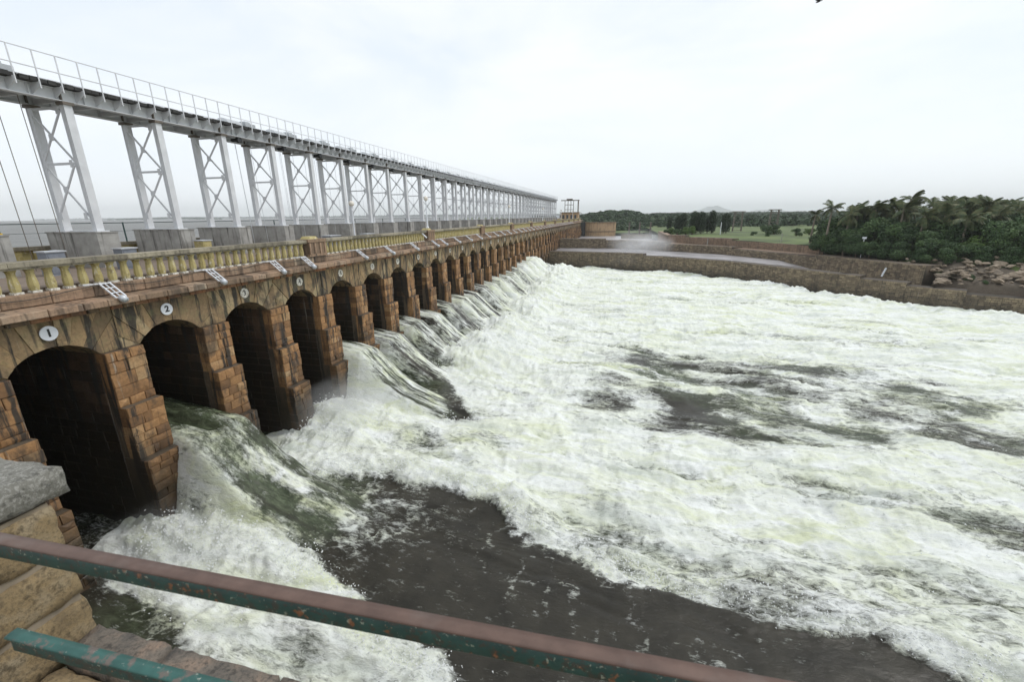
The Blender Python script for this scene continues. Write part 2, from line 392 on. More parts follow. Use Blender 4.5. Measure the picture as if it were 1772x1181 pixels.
def sdpoly(x, y, poly):
    """positive inside"""
    d = np.full(x.shape, 1e9); ins = np.zeros(x.shape, bool); n = len(poly)
    for i in range(n):
        x0, y0 = poly[i]; x1, y1 = poly[(i + 1) % n]
        ex, ey = x1 - x0, y1 - y0; t_ = np.clip(((x - x0) * ex + (y - y0) * ey) / (ex * ex + ey * ey + 1e-9), 0, 1)
        d = np.minimum(d, np.hypot(x - x0 - t_ * ex, y - y0 - t_ * ey))
        c = ((y0 > y) != (y1 > y)); xx = (x1 - x0) * (y - y0) / (y1 - y0 + 1e-12) + x0; ins ^= (c & (x < xx))
    return np.where(ins, d, -d)
def grid_mesh(name, X, Y, Z, keep, mats, attrs={}, smooth=True, **props):
    ny, nx = X.shape; idx = np.arange(nx * ny).reshape(ny, nx)
    q = np.stack([idx[:-1, :-1], idx[:-1, 1:], idx[1:, 1:], idx[1:, :-1]], -1)
    if keep is not None: q = q[keep[:-1, :-1]]
    q = q.reshape(-1, 4); used = np.zeros(nx * ny, bool); used[q.ravel()] = True
    rm = np.cumsum(used) - 1; q = rm[q]; V = np.stack([X, Y, Z], -1).reshape(-1, 3)[used]
    me = bpy.data.meshes.new(name); me.vertices.add(len(V)); me.vertices.foreach_set('co', V.ravel())
    me.loops.add(q.size); me.loops.foreach_set('vertex_index', q.ravel().astype(np.int32))
    me.polygons.add(len(q)); me.polygons.foreach_set('loop_start', np.arange(0, q.size, 4, dtype=np.int32)); me.polygons.foreach_set('loop_total', np.full(len(q), 4, dtype=np.int32))
    me.update(calc_edges=True); me.validate()
    if smooth: me.polygons.foreach_set('use_smooth', np.ones(len(q), bool))
    for k, a in attrs.items():
        at = me.attributes.new(k, 'FLOAT', 'POINT'); at.data.foreach_set('value', a.reshape(-1)[used].astype(np.float32))
    me.materials.append(mats); return link(name, me, None, **props)

S = 3.8; Y0 = 7.4; NP = 51                       # pier pitch, first pier, number of piers
pier_y = lambda j: Y0 + S * j
XF = -17.55                                       # plane of the arched face

# ------------------------------------------------------------ river water
def spacing(a, b, fn):
    v = [a]
    while v[-1] < b: v.append(v[-1] + fn(v[-1]))
    return np.array(v)
xs = spacing(-24.5, 66, lambda x: .075 if x < 14 else .075 + (x - 14) * .004)
ys = spacing(5.2, 118, lambda y: .028 + .0048 * y)
X, Y = np.meshgrid(xs, ys)
wx = X + 1.6 * (fbm(X * .35, Y * .35, 3, 11) - .5); wy = Y + 1.6 * (fbm(X * .35, Y * .35, 3, 12) - .5)
rag = (fbm(X * .9, Y * 1.2, 6, 21, .62) - .5)
Z = np.full(X.shape, -12.0)
wave = fbm(wx * .16, wy * .30, 3, 31) - .5
lump = billow(wx * .55, wy * .8, 5, 41, .6) - .55
lump2 = billow(wx * 2.2, wy * 2.9, 3, 43, .6) - .55
D1 = [(-17, 14.6), (-15.1, 14.6), (-12.9, 15.4), (-11.2, 16.1), (-8, 15.9), (-4.6, 15.3), (-2.5, 13.75), (1, 12.55), (5.5, 12.15), (9, 11.6), (10, 11.15), (15, 9.5), (22, 6), (22, 4), (1, 3), (0, 5.4), (-3, 7.45), (-6, 8.75), (-7.5, 9.3), (-10, 10.3), (-13, 11.5), (-14.6, 12.2), (-17, 11.7)]
D2 = [(-17, 26.2), (-13.2, 28.6), (-11, 27), (-9.6, 24.9), (-8.3, 22.5), (-11.4, 23.2), (-13.7, 23.6), (-17, 24.4)]
D3 = [(-17, 8.4), (-14.8, 8.0), (-13, 7.6), (-11.6, 6.9), (-10.5, 5), (-19, 4), (-20, 8)]
patches = [([(-1.5, 37.7), (2.0, 39.7), (6.4, 36.3), (6.0, 33.3), (1.8, 33.4)], .75), ([(-2.7, 28.2), (-1.7, 31.2), (.9, 31.3), (.9, 27.1), (-1.8, 26.5)], .62),
    ([(2.5, 30.2), (5.4, 29.1), (7.9, 26.1), (7.5, 24.4), (3.3, 25.9)], .8), ([(10.4, 33.4), (15.2, 32.3), (13.9, 29.1), (10.4, 29.2)], .6),
    ([(7.6, 29.5), (11, 30), (12.5, 28), (8.5, 26.6)], .5),
    ([(11.6, 27.6), (15.9, 27.8), (15.1, 25.6), (11.6, 25.2)], .8), ([(18.1, 35), (21.5, 34.9), (23.4, 32.1), (21.6, 30.2), (17, 31.5)], .85),
    ([(14, 32), (18, 33), (19, 29.5), (14.5, 28.8)], .55), ([(18.8, 30.2), (21.5, 29.2), (24, 27.0), (21.6, 25.0), (17.7, 26.9)], .7),
    ([(18.3, 68.9), (24.8, 64.6), (23.2, 60.3), (17.1, 63.9)], .45), ([(27.4, 59.8), (32.4, 53.7), (30.9, 51.0), (26.0, 56.4)], .4),
    ([(4, 47), (9, 46), (9, 43), (4, 43.5)], .35), ([(9, 22), (13, 21.5), (12, 20), (9, 20.5)], .3), ([(-5, 33), (-2, 34), (-2, 31.5), (-5, 31)], .45)]
foam = np.full(X.shape, 1.02); green = np.clip(.35 + 1.5 * (fbm(X * .22, Y * .3, 4, 51) - .5), 0, 1)
streak = np.zeros(X.shape)
sd1 = sdpoly(X, Y, D1) + rag * 1.6
sd2 = sdpoly(X, Y, D2) + rag * 1.2
sd3 = sdpoly(X, Y, D3) + rag * 1.3
calm = sstep(-.12, .5, sd1)
# thin lace and flecks floating on the smooth tongue
lace = 1 - np.abs(2 * fbm(wx * .8, wy * .8, 5, 61, .6) - 1); lace = sstep(.86, .995, lace) * sstep(.40, .62, fbm(X * .3, Y * .3, 3, 63))
flecks = sstep(.60, .74, fbm(X * 1.1, Y * 1.6, 6, 66, .62)) * sstep(2.5, 9, X)
tng = .02 + lace * .36 + flecks * .52 + .13 * sstep(-5, -14, X) + .12 * sstep(2, -6, X) + .5 * (fbm(wx * 1.1, wy * 1.8, 6, 67, .66) - .5) * sstep(4, -5, X)
foam = foam * (1 - calm) + tng * calm
green = green * (1 - calm) + calm * .8 * sstep(-8.5, -13, X)
c2 = sstep(-.3, .5, sd2); foam = foam * (1 - c2) + c2 * (.30 + lace * .3); green = green * (1 - c2) + c2 * .65 * sstep(-9, -13, X)
c3 = sstep(-.2, .4, sd3); foam = foam * (1 - c3) + c3 * (.16 + lace * .3)
pt = np.zeros(X.shape)
for pl, a in patches:
    cx_ = sum(p[0] for p in pl) / len(pl); sdp = sdpoly(X, Y, pl)
    pt = np.maximum(pt, a * sstep(-1.2, 1.3, sdp + 4.0 * (fbm(X * .5, Y * 1.0, 5, 71, .6) - .5)))
foam = np.where(pt > 0, np.maximum(foam - pt * .44, .30 + .36 * fbm(wx * 1.2, wy * 2.2, 5, 171, .62)), foam); green = np.clip(green + pt * .1, 0, .75); streak = np.maximum(streak, pt * .5)
# general mottling of the broken water
mid = sstep(-4, 3, X) * sstep(30, 22, X) * sstep(21, 26, Y) * sstep(44, 36, Y)
foam -= mid * .20 * (1 - calm); streak = np.maximum(streak, mid * .35)
yf = Y + .2 * X
band = sstep(.50, .68, fbm(X * .09, yf * .42, 5, 401, .58)) * sstep(8, 14, yf); foam -= band * .30 * (1 - calm); green = np.clip(green + band * .25, 0, 1)
Z -= band * .25
foam += (fbm(wx * .45, (wy + .2 * wx) * .9, 6, 81, .62) - .5) * (.75 + .5 * mid) * (1 - calm) - sstep(.56, .7, fbm(wx * .12, wy * .28, 4, 83)) * .22 * (1 - calm)
# heights
rough_amt = np.clip(foam, 0, 1) * (1 - c3 * .6)
Z += wave * (1.15 * (1 - calm) + .15) + (lump * .55 + lump2 * .13) * (.12 + .88 * sstep(.25, .9, rough_amt))
edge = np.exp(-((sd1 + .9) / .8) ** 2); Z += edge * .35
# jets from the open gates
k_arch = lambda k: 9.3 + S * (k - 1)
zj = np.full(X.shape, -99.); side = np.zeros(X.shape)
cr_ = np.exp(-((X + 11.6 + 1.6 * (fbm(Y * .3, Y * 0, 3, 5) - .5)) / 3.0) ** 2) * sstep(26, 33, Y) * sstep(108, 94, Y); Z += cr_ * (1.15 + .9 * lump + .6 * wave)
for k in [2] + list(range(5, 27)):
    yc = k_arch(k); top = -8.15; drop = .125 if k != 2 else .105
    if k > 20: top = -8.15 - (k - 20) * .5
    t_ = X + 16.2; ext = np.clip(X + 17.0, 0, 99); var = random.uniform(-.25, .15) if k > 4 else 0
    hw = 1.24 + .05 * ext + (.04 * ext if k == 2 else -.12 * np.clip(ext, 0, 1.5))
    ycx = yc - .06 * ext
    prof = var + np.interp(X, [-25, -20.9, -17.4, -16.0, -15.1, -14.2, -13, -11, -9, -7], [-7.4, -7.75, -8.15, -8.4, -9.2, -10.05, -10.85, -11.65, -12.2, -13.5]) + (top + 8.15) + .26 * (fbm(X * (.8 if k == 2 else .3), Y * 2.6, 5, 91 + k, .6) - .5)
    dy = np.abs(Y - ycx) / hw
    rnd = np.where(dy < 1, 0.30 * dy ** 3, .30 + (dy - 1) * hw * (4.0 - np.clip(ext * .55, 0, 2.6)))
    zz = prof - rnd + .25 * (fbm(X * 2, Y * 2, 4, 191 + k, .6) - .5) * sstep(.8, 1.2, dy)
    zj = np.maximum(zj, np.where(ext > 9, -99, zz))
    m_ = np.exp(-((dy - 1.15) / .3) ** 2)
    side = np.maximum(side, np.where((X < -9) & (dy < 2.0), m_ * np.where(Y < ycx, 1.0 if k < 6 else .6, .2), 0))
jm = sstep(-.1, .35, zj - Z)
isj = jm * sstep(-8.2, -10.5, X)
stf = fbm(X * .22, Y * 3.4, 5, 101, .6)
ry = np.interp(X, [-20, -16, -14.3, -12.9, -10.9, -9, -7, -4], [13.1, 13.0, 13.15, 13.25, 13.05, 12.5, 11.8, 11.2]) + .35 * (fbm(X * .9, Y * 0, 3, 7) - .5)
rdg = np.exp(-((Y - ry) / (.22 + .05 * np.clip(X + 16, 0, 9))) ** 2) * sstep(-16.8, -15.6, X) * sstep(-7.5, -12.5, X) * (Y < 20)
crs = np.exp(-((Y - 12.9 - .15 * (X + 17)) / .30) ** 2) * sstep(-15.2, -16.4, X) * (Y < 16)
Zadd = rdg * .28 - crs * .35
jtx = fbm(X * 1.6, Y * 1.6, 6, 303, .65)
jf = np.where(Y < 16, .24 + .10 * sstep(-15, -17, X), .56) + (stf - .5) * np.where(Y < 16, .7, 1.5) + (jtx - .5) * np.where(Y < 16, .8, .35) + side * .40 - crs * .8 - .25 * np.exp(-((Y - 12.35) / .5) ** 2) * sstep(-15, -13.5, X) * (Y < 16) - .2 * sstep(-16.5, -18.6, X)
foam = foam * (1 - isj) + jf * isj; streak = np.maximum(streak, isj * np.clip(np.where(Y < 16, .25, 1.1) + .7 * side, 0, 1.2))
# dark wedges in the lee of the piers between two jets
pj = np.abs(((Y - Y0 + S / 2) % S) - S / 2); wedge = np.exp(-(pj / .55) ** 2) * sstep(-10.5, -13.5, X) * sstep(24, 28, Y) * sstep(80, 70, Y)
foam -= wedge * .5
green = green * (1 - isj) + isj * np.clip(np.where(Y < 27, .75, .35) + 1.2 * (stf - .5), 0, 1)
Z = np.where(zj > Z, zj, Z) + Zadd
foam += rdg * (-.18 + 1.15 * fbm(X * 1.2, Y * 2.4, 5, 77, .6))
lc = sstep(-4, -8, X) * np.exp(-((Y - 13.6) / 1.5) ** 2) * (Y < 18) * calm; foam += lc * .15
# shut gates 1, 3, 4: backwash thrown up against the piers
bw = np.exp(-(((X + 16.2) / 2.6) ** 2 + ((Y - 20.0) / 2.6) ** 2)); Z += bw * (1.15 + .7 * lump)
bw1 = np.exp(-(((X + 15.5) / 3.2) ** 2 + ((Y - 10.2) / 1.5) ** 2)); Z += bw1 * (.55 + .5 * lump)
foam += (bw + bw1) * .5
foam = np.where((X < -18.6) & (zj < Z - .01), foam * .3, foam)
# standing crest below the jets and along the divide wall
foam += cr_ * .35 * (1 - isj)
sg = np.exp(-(((X + 15) / 4) ** 2 + ((Y - 84) / 9) ** 2)); Z += sg * (1.0 + lump); foam += sg * .5
W1 = [(-17, 106.5), (0, 103.5), (10, 99.5), (20, 92), (26, 84), (32, 74.5), (40, 67.5), (48, 62.5), (62, 56)]
wl = np.interp(X, [p[0] for p in W1], [p[1] for p in W1])
wv = np.exp(-((Y - wl + 3.5) / 1.6) ** 2) * sstep(15, 26, X); Z += wv * (.35 + .8 * lump); foam += wv * .4
farw = sstep(38, 60, Y); foam += farw * .14
keep = (X < .95 * Y + 14) & (Y < wl + 3)
river = grid_mesh('river_water', X, Y, Z, keep, M['river'], {'foam': np.clip(foam, -.3, 1.4), 'green': green, 'streak': streak}, kind='structure')
# the rest of the river out of view (coarse)
gx, gy = np.meshgrid(np.linspace(14, 240, 60), np.linspace(-120, 60, 60))
keepo = gx > .95 * np.maximum(gy, 0) + 12.5
grid_mesh('river_water', gx, gy, np.full(gx.shape, -12.25), keepo, M['river'], {'foam': .8 + .5 * (fbm(gx * .1, gy * .2, 4, 3) - .5), 'green': gx * 0 + .4, 'streak': gx * 0}, kind='structure')

# spray flung up along the foam edges and crests
rs = np.random.default_rng(3)
cand = np.argwhere(keep & (foam > .55) & (X < 26) & (Y < 75) & (X > -17))
wgt = np.exp(-((sd1 + .25) / .45) ** 2) * 3 + cr_ * 1.2 + bw * 4 + bw1 * 3 + .05 + np.exp(-((sd2 + .2) / .4) ** 2) * 2
wgt = wgt * (1 - isj) ** 2
wv_ = wgt[cand[:, 0], cand[:, 1]]; wv_ = wv_ / wv_.sum()
pick = cand[rs.choice(len(cand), 15000, p=wv_)]
px = X[pick[:, 0], pick[:, 1]] + rs.normal(0, .12, len(pick)); py = Y[pick[:, 0], pick[:, 1]] + rs.normal(0, .15, len(pick)); pz = Z[pick[:, 0], pick[:, 1]] + rs.exponential(.13, len(pick))
r_ = rs.uniform(.008, .024, len(pick)) * (1 + py * .012)
tet = np.array([(1, 1, 1), (1, -1, -1), (-1, 1, -1), (-1, -1, 1)], float)
jit = tet[None] * r_[:, None, None] * rs.uniform(.5, 1.4, (len(pick), 4, 1))
V = (np.stack([px, py, pz], -1)[:, None, :] + jit).reshape(-1, 3)
F = (np.arange(len(pick))[:, None, None] * 4 + np.array([(0, 1, 2), (0, 3, 1), (0, 2, 3), (1, 3, 2)])[None]).reshape(-1, 3)
me = bpy.data.meshes.new('spray_droplets'); me.from_pydata(V.tolist(), [], F.tolist()); me.materials.append(flat('spray_white', (.76, .78, .78), .6, 0, .02))
link('spray_droplets', me, None, kind='stuff', label='white spray droplets thrown up along the foam crests', category='spray')

# river bed under everything and land sheets
def sheet(name, pts, z, m, kind='structure'):
    b = MB(); b.add([(x, y, z) for x, y in pts], [tuple(range(len(pts)))], .5); return b.build(name, m, kind=kind)
sheet('ground', [(-9000, -3000), (9000, -3000), (9000, 12000), (-9000, 12000)], -16, M['grass'])

# lake ---------------------------------------------------------------
gx = np.concatenate([np.linspace(-26.9, -80, 60), np.linspace(-85, -6000, 60)]); gy = np.concatenate([np.linspace(-400, 0, 20), np.linspace(3, 300, 120), np.linspace(320, 6000, 60)])
GX, GY = np.meshgrid(gx, gy)
grid_mesh('lake_water', GX, GY, -3.3 + .10 * (fbm(GX * .25, GY * .6, 3, 9) - .5) * (GX > -200), None, M['lake'], kind='structure')
shx = spacing(-5400, -300, lambda x: 60)
# far shore of the lake
SX, SY = np.meshgrid(np.linspace(-6500, -150, 90), np.linspace(3300, 5200, 12))
grid_mesh('far_shore_land', SX, SY, -3 + 38 * sstep(3300, 4300, SY) * fbm(SX * .0012, SY * .001, 4, 8), None, M['far_leaf'], kind='structure')

# ------------------------------------------------------------ the dam
dam = empty('masonry_dam', (XF, 0, -12.6), 'long brown stone dam with numbered sluice arches and stepped piers', 'dam')
nst = {'stone': 0, 'arch_stone': 0}
def stone_rows(b_list, y0, y1, z0, z1, xb, xf, rowh, nmin, nmax, single):
    z = z1
    while z > z0 + .08:
        h = min(rowh * random.uniform(.7, 1.3), z - z0)
        if z - h - z0 < .14: h = z - z0
        n = random.randint(nmin, nmax); cuts = sorted([y0 + (y1 - y0) * (i + random.uniform(-.3, .3)) / n for i in range(1, n)])
        ed = [y0] + cuts + [y1]; dp = random.uniform(0, .03)
        for a, c in zip(ed[:-1], ed[1:]):
            g = .006; xo = xf + random.uniform(-.022, .028)
            if single is not None and nst['stone'] < 300:
                b = MB(); b.pillow([(a + g, z - h + g), (c - g, z - h + g), (c - g, z - g), (a + g, z - g)], xb, xo, .016, .024, jit=.016)
                b.build('stone', M['pier_stone'], single); nst['stone'] += 1
            else:
                b_list.pillow([(a + g, z - h + g), (c - g, z - h + g), (c - g, z - g), (a + g, z - g)], xb, xo, .016, .024, jit=.016)
        z -= h
arcR = (1.25 ** 2 + .62 ** 2) / (2 * .62); ZC = -3.93; ZK = ZC - arcR; ZS = ZC - .62; ZT = -3.04
half_a = math.asin(1.25 / arcR)
def pier(j):
    y = pier_y(j); w = .65; near = j <= 6
    s1 = -6.58 + random.uniform(-.12, .1); s2 = -8.85 + random.uniform(-.2, .2)
    core = MB()
    lv = [(-17.38, ZS, s1, 0), (-17.08, s1, s2, .03), (-16.72, s2, -13, .06)]
    for xf_, zt, zb, ex in lv: core.box((-24.9, y - w + .03 - ex * .4, zb), (xf_ - .06, y + w - .03 + ex * .4, zt - .003), .4)
    p = core.build('pier', M['mortar'], dam)
    rest = MB()
    for i, (xf_, zt, zb, ex) in enumerate(lv):
        zb_ = max(zb, -12.6); single = p if (near and j >= 0 and i < 3) else None
        if j > 26: zb_ = max(zb_, -9.9)
        rh = .40 if i == 0 else .36
        stone_rows(rest, y - w - ex * .4, y + w + ex * .4, zb_, zt - .01, xf_ - .5, xf_, rh, 2, 3, single)
    if rest.v: rest.build('stone_facing', M['pier_stone'], p, kind='stuff')
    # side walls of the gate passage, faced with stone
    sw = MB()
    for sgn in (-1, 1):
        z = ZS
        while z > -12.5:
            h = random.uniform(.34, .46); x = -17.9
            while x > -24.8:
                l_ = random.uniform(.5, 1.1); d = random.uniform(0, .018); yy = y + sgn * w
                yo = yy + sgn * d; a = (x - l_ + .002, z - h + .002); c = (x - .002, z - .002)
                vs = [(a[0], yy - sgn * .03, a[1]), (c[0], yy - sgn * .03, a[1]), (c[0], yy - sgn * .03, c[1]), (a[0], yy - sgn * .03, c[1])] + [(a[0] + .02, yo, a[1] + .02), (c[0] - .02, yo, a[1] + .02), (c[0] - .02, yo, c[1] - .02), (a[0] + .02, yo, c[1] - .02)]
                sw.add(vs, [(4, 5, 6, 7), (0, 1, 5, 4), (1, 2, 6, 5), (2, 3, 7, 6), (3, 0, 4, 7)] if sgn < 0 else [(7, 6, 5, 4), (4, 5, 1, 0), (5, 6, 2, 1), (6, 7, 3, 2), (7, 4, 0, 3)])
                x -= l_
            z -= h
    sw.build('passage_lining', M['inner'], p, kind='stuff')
pc = None
def poly_clip_rect(cx_, cz_, a0, a1, yl, yr):
    """wedge outside the arch between angles a0..a1 (from vertical) clipped to the bay rectangle"""
    def outer(a):
        dx, dz = math.sin(a), math.cos(a); ts = []
        if dz > 1e-6: ts.append((ZT - cz_) / dz)
        if dx > 1e-6: ts.append((yr - cx_) / dx)
        if dx < -1e-6: ts.append((yl - cx_) / dx)
        t_ = min(ts); return (cx_ + dx * t_, cz_ + dz * t_)
    p = [(cx_ + arcR * math.sin(a0), cz_ + arcR * math.cos(a0)), outer(a0)]
    for cyy in (yl, yr):
        ac = math.atan2(cyy - cx_, ZT - cz_)
        if a0 < ac < a1: p.append((cyy, ZT))
    p.append(outer(a1)); p.append((cx_ + arcR * math.sin(a1), cz_ + arcR * math.cos(a1)))
    am = (a0 + a1) / 2; p.append((cx_ + arcR * math.sin(am), cz_ + arcR * math.cos(am)))
    return p[::-1]
def arch_bay(k):
    yc = pier_y(k) - S / 2; core = MB(); n = 14; xb = -24.9; xf = XF - .022
    A = [-half_a + 2 * half_a * i / n for i in range(n + 1)]
    P = [(yc + arcR * math.sin(a), ZK + arcR * math.cos(a)) for a in A]
    for a, c in zip(P[:-1], P[1:]):
        core.add([(xf, a[0], a[1]), (xf, c[0], c[1]), (xf, c[0], ZT), (xf, a[0], ZT)], [(0, 1, 2, 3)], .4)
        core.add([(xf, a[0], a[1]), (xf, c[0], c[1]), (xb, c[0], c[1]), (xb, a[0], a[1])], [(0, 3, 2, 1)], .3)
    for a, c in ((yc - S / 2, P[0][0]), (P[-1][0], yc + S / 2)):
        core.add([(xf, a, ZS), (xf, c, ZS), (xf, c, ZT), (xf, a, ZT)], [(0, 1, 2, 3)], .4)
    o = core.build('arch', M['arch_stone'], dam)
    nv = 9; rest = MB(); ca = math.atan2(S / 2, ZS - ZK)
    ang = [-half_a + 2 * half_a * (i + (random.uniform(-.15, .15) if 0 < i < nv else 0)) / nv for i in range(nv + 1)]
    polys = [poly_clip_rect(yc, ZK, a0 + .002, a1 - .002, yc - S / 2 + .01, yc + S / 2 - .01) for a0, a1 in zip(ang[:-1], ang[1:])]
    for sg_ in (-1, 1):   # block over the pier beside the springing
        a = half_a; y1 = yc + sg_ * arcR * math.sin(a); dx, dz = math.sin(a), math.cos(a); t_ = (S / 2 - .01) / dx
        zo = ZK + dz * t_; q = [(y1, ZS + .01), (yc + sg_ * (S / 2 - .01), ZS + .01), (yc + sg_ * (S / 2 - .01), zo - .015)]
        polys.append(q if sg_ > 0 else q[::-1])
    for q in polys:
        xo = XF + random.uniform(-.01, .045)
        if nst['arch_stone'] < 290:
            b = MB(); b.pillow(q, XF - .12, xo, .005, .005, jit=.006); b.build('arch_stone', M['arch_stone'], o); nst['arch_stone'] += 1
        else: rest.pillow(q, XF - .12, xo, .005, .005, jit=.006)
    if rest.v: rest.build('arch_facing', M['arch_stone'], o, kind='stuff')
for j in range(-1, NP): pier(j)
for k in range(0, NP): arch_bay(k)
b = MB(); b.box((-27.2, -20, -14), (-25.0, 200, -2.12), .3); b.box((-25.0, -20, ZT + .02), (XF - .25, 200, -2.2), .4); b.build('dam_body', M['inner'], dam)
# gates: dark leaf at the back, raised on the open ones
# cornice, red course, plinth
YE = 199.
def course(name, z0, z1, xb, xf, lmin, lmax, m, slope=0., lim=280, y=-2.):
    rest = MB(); c = 0
    while y < YE:
        l_ = random.uniform(lmin, lmax); y1 = min(y + l_, YE); xo = xf + random.uniform(-.025, .025); zz = z1 + random.uniform(-.012, .012); g = .008
        vs = [(xb, y + g, z0), (xo - .02, y + g, z0), (xo - .02, y1 - g, z0), (xb, y1 - g, z0), (xb, y + g, zz + slope), (xo - .03, y + g, zz), (xo - .03, y1 - g, zz), (xb, y1 - g, zz + slope),
              (xo, y + g + .02, z0 + .02), (xo, y1 - g - .02, z0 + .02), (xo + random.uniform(-.015, .015), y1 - g - .02, zz - .03), (xo, y + g + .02, zz - .03)]
        fs = [(0, 3, 2, 1), (4, 5, 6, 7), (0, 1, 5, 4), (2, 3, 7, 6), (3, 0, 4, 7), (1, 2, 9, 8), (2, 6, 10, 9), (6, 5, 11, 10), (5, 1, 8, 11), (8, 9, 10, 11)]
        if c < lim and y > 3:
            b = MB(); b.add(vs, fs); b.build(name, m, dam); c += 1
        else: rest.add(vs, fs)
        y = y1
    rest.build(name + '_run', m, dam, kind='stuff')
course('cornice_stone', -2.87, -2.64, -17.95, -16.95, .7, 1.15, M['cornice_stone'], .10, 230)
course('corbel_stone', -3.035, -2.875, -17.7, -17.17, .28, .6, M['red_stone'], 0, 240)
course('plinth_stone', -2.56, -2.19, -18.15, -17.52, 1.0, 1.7, M['cornice_stone'], 0, 200)

# road on top
b = MB(); b.box((-27, -20, -2.4), (-18.1, 215, -2.1), .5); b.build('road', M['road'], kind='structure')

# ------------------------------------------------------------ balustrade
bal = empty('balustrade', (-17.8, 5, -2.19), 'long yellow balustrade with grey coping running along the river edge of the dam', 'balustrade')
pil = [22.6 + 16.3 * i for i in range(-1, 11)]
def capy(y0, y1):
    b = MB(); x0, x1 = -18.08, -17.50; z0, z1 = -1.37, -1.22; J = random.uniform(-.012, .012)
    b.box((x0, y0 + .004, z0 + J), (x1 + J, y1 - .004, z1 + J)); b.box((x0 + .06, y0 + .004, z0 - .07), (x1 - .07, y1 - .004, z0 + J - .002)); return b
y = 2.; rest = MB(); c = 0
while y < YE:
    y1 = min(y + random.uniform(1.3, 2.2), YE); capy(y, y1).build('coping_stone', M['cap'], bal); y = y1
prof = [(.105, 0), (.105, .07), (.095, .085), (.11, .17), (.113, .26), (.105, .38), (.09, .52), (.085, .62), (.095, .66), (.10, .68), (.10, .75)]
b = MB(); b.lathe((0, 0, 0), [(r * 1.18, z) for r, z in prof[2:]], 8, .5, 0); b.box((-.12, -.12, 0), (.12, .12, .078), .5, 1); b.box((-.11, -.10, .70), (.11, .10, .752), .5, 0)
base_bal = b.build('baluster', [M['yellow'], M['limewash']], None); balme = base_bal.data; bpy.data.objects.remove(base_bal)
def near_pil(y): return any(abs(y - p) < .78 for p in pil)
ys_b = [y for y in np.arange(3.2, YE - 1, .448) if not near_pil(y)]
rest = MB()
bv = [tuple(v.co) for v in balme.vertices]; bf = [tuple(p.vertices) for p in balme.polygons]; bm_ = [p.material_index for p in balme.polygons]
for i, y in enumerate(ys_b):
    if i < 290:
        o = link('baluster', balme, bal, loc=(0.0, y - 5, 0.0)); o.rotation_euler = (0, 0, random.uniform(-.03, .03))
    else:
        o_ = len(rest.v); rest.v += [(v[0] - 17.8, v[1] + y, v[2] - 2.19) for v in bv]; rest.f += [tuple(o_ + q for q in f_) for f_ in bf]; rest.t += [.5] * len(bf); rest.m += bm_
rest.build('baluster_run', [M['yellow'], M['limewash']], bal, kind='stuff')
for i, p in enumerate(pil):
    b = MB(); x0, x1 = -18.15, -17.47
    b.box((x0, p - .72, -2.19), (x1 + .0, p + .72, -1.38)); b.box((x0 - .03, p - .78, -2.19), (x1 + .03, p + .78, -2.05), .5)
    for yy in (-.66, -.24, .24, .66): b.box((x1 - .02, p + yy - .06, -2.05), (x1 + .05, p + yy + .06, -1.42), .7)
    b.box((x0 - .05, p - .82, -1.38 + .001), (x1 + .06, p + .82, -1.20), .3)
    o = b.build('pilaster', M['cornice_stone'], bal)
    b = MB(); xm = (x0 + x1) / 2
    b.add([(xm - .36, p - .55, -1.2), (xm + .3, p - .55, -1.2), (xm + .3, p + .2, -1.2), (xm - .36, p + .2, -1.2), (xm - .3, p - .42, -1.05), (xm + .22, p - .42, -1.05), (xm + .22, p + .1, -1.05), (xm - .3, p + .1, -1.05)], [(4, 5, 6, 7), (0, 1, 5, 4), (1, 2, 6, 5), (2, 3, 7, 6), (3, 0, 4, 7)], .5)
    b.build('cap_block', M['yellow'], o)

# ------------------------------------------------------------ number plates
def text_mesh(s, size):
    cu = bpy.data.curves.new('digits', 'FONT'); cu.body = s; cu.size = size; cu.align_x = 'CENTER'; cu.align_y = 'CENTER'; cu.extrude = .006; cu.offset = .012
    o = bpy.data.objects.new('digits', cu); col.objects.link(o); bpy.context.view_layer.update()
    me = bpy.data.meshes.new_from_object(o.evaluated_get(bpy.context.evaluated_depsgraph_get())); bpy.data.objects.remove(o); me.materials.clear(); me.materials.append(M['black'])
    me.transform(Matrix(((0, 0, 1, 0), (1, 0, 0, 0), (0, 1, 0, 0), (0, 0, 0, 1)))); return me
db = MB(); n = 28
vs = [(0.0, .235 * math.cos(2 * math.pi * i / n), .235 * math.sin(2 * math.pi * i / n)) for i in range(n)] + [(.03, .235 * math.cos(2 * math.pi * i / n), .235 * math.sin(2 * math.pi * i / n)) for i in range(n)]
db.add(vs, [(i, (i + 1) % n, n + (i + 1) % n, n + i) for i in range(n)] + [tuple(range(n, 2 * n))], .5)
tmp = db.build('disc', M['white']); discme = tmp.data; bpy.data.objects.remove(tmp)
for k in range(1, 41):
    e = empty('number_plate', (XF + .05, k_arch(k), -3.46), 'round white plate with the black numeral %s over its arch' % ordn(k).replace('first', 'one').replace('second', 'two').replace('third', 'three'), 'number plate', 'number plates over the arches')
    ds = link('disc', discme, e); d = link('numeral', text_mesh(str(k), .34 if k < 10 else .27), e, loc=(.034, 0, 0)); ds.rotation_euler = d.rotation_euler = (random.uniform(-.12, .12), 0, 0)
    if k > 2: ds.material_slots[0].link = 'OBJECT'; ds.material_slots[0].material = M['limewash']; d.material_slots[0].link = 'OBJECT'; d.material_slots[0].material = M['faded']

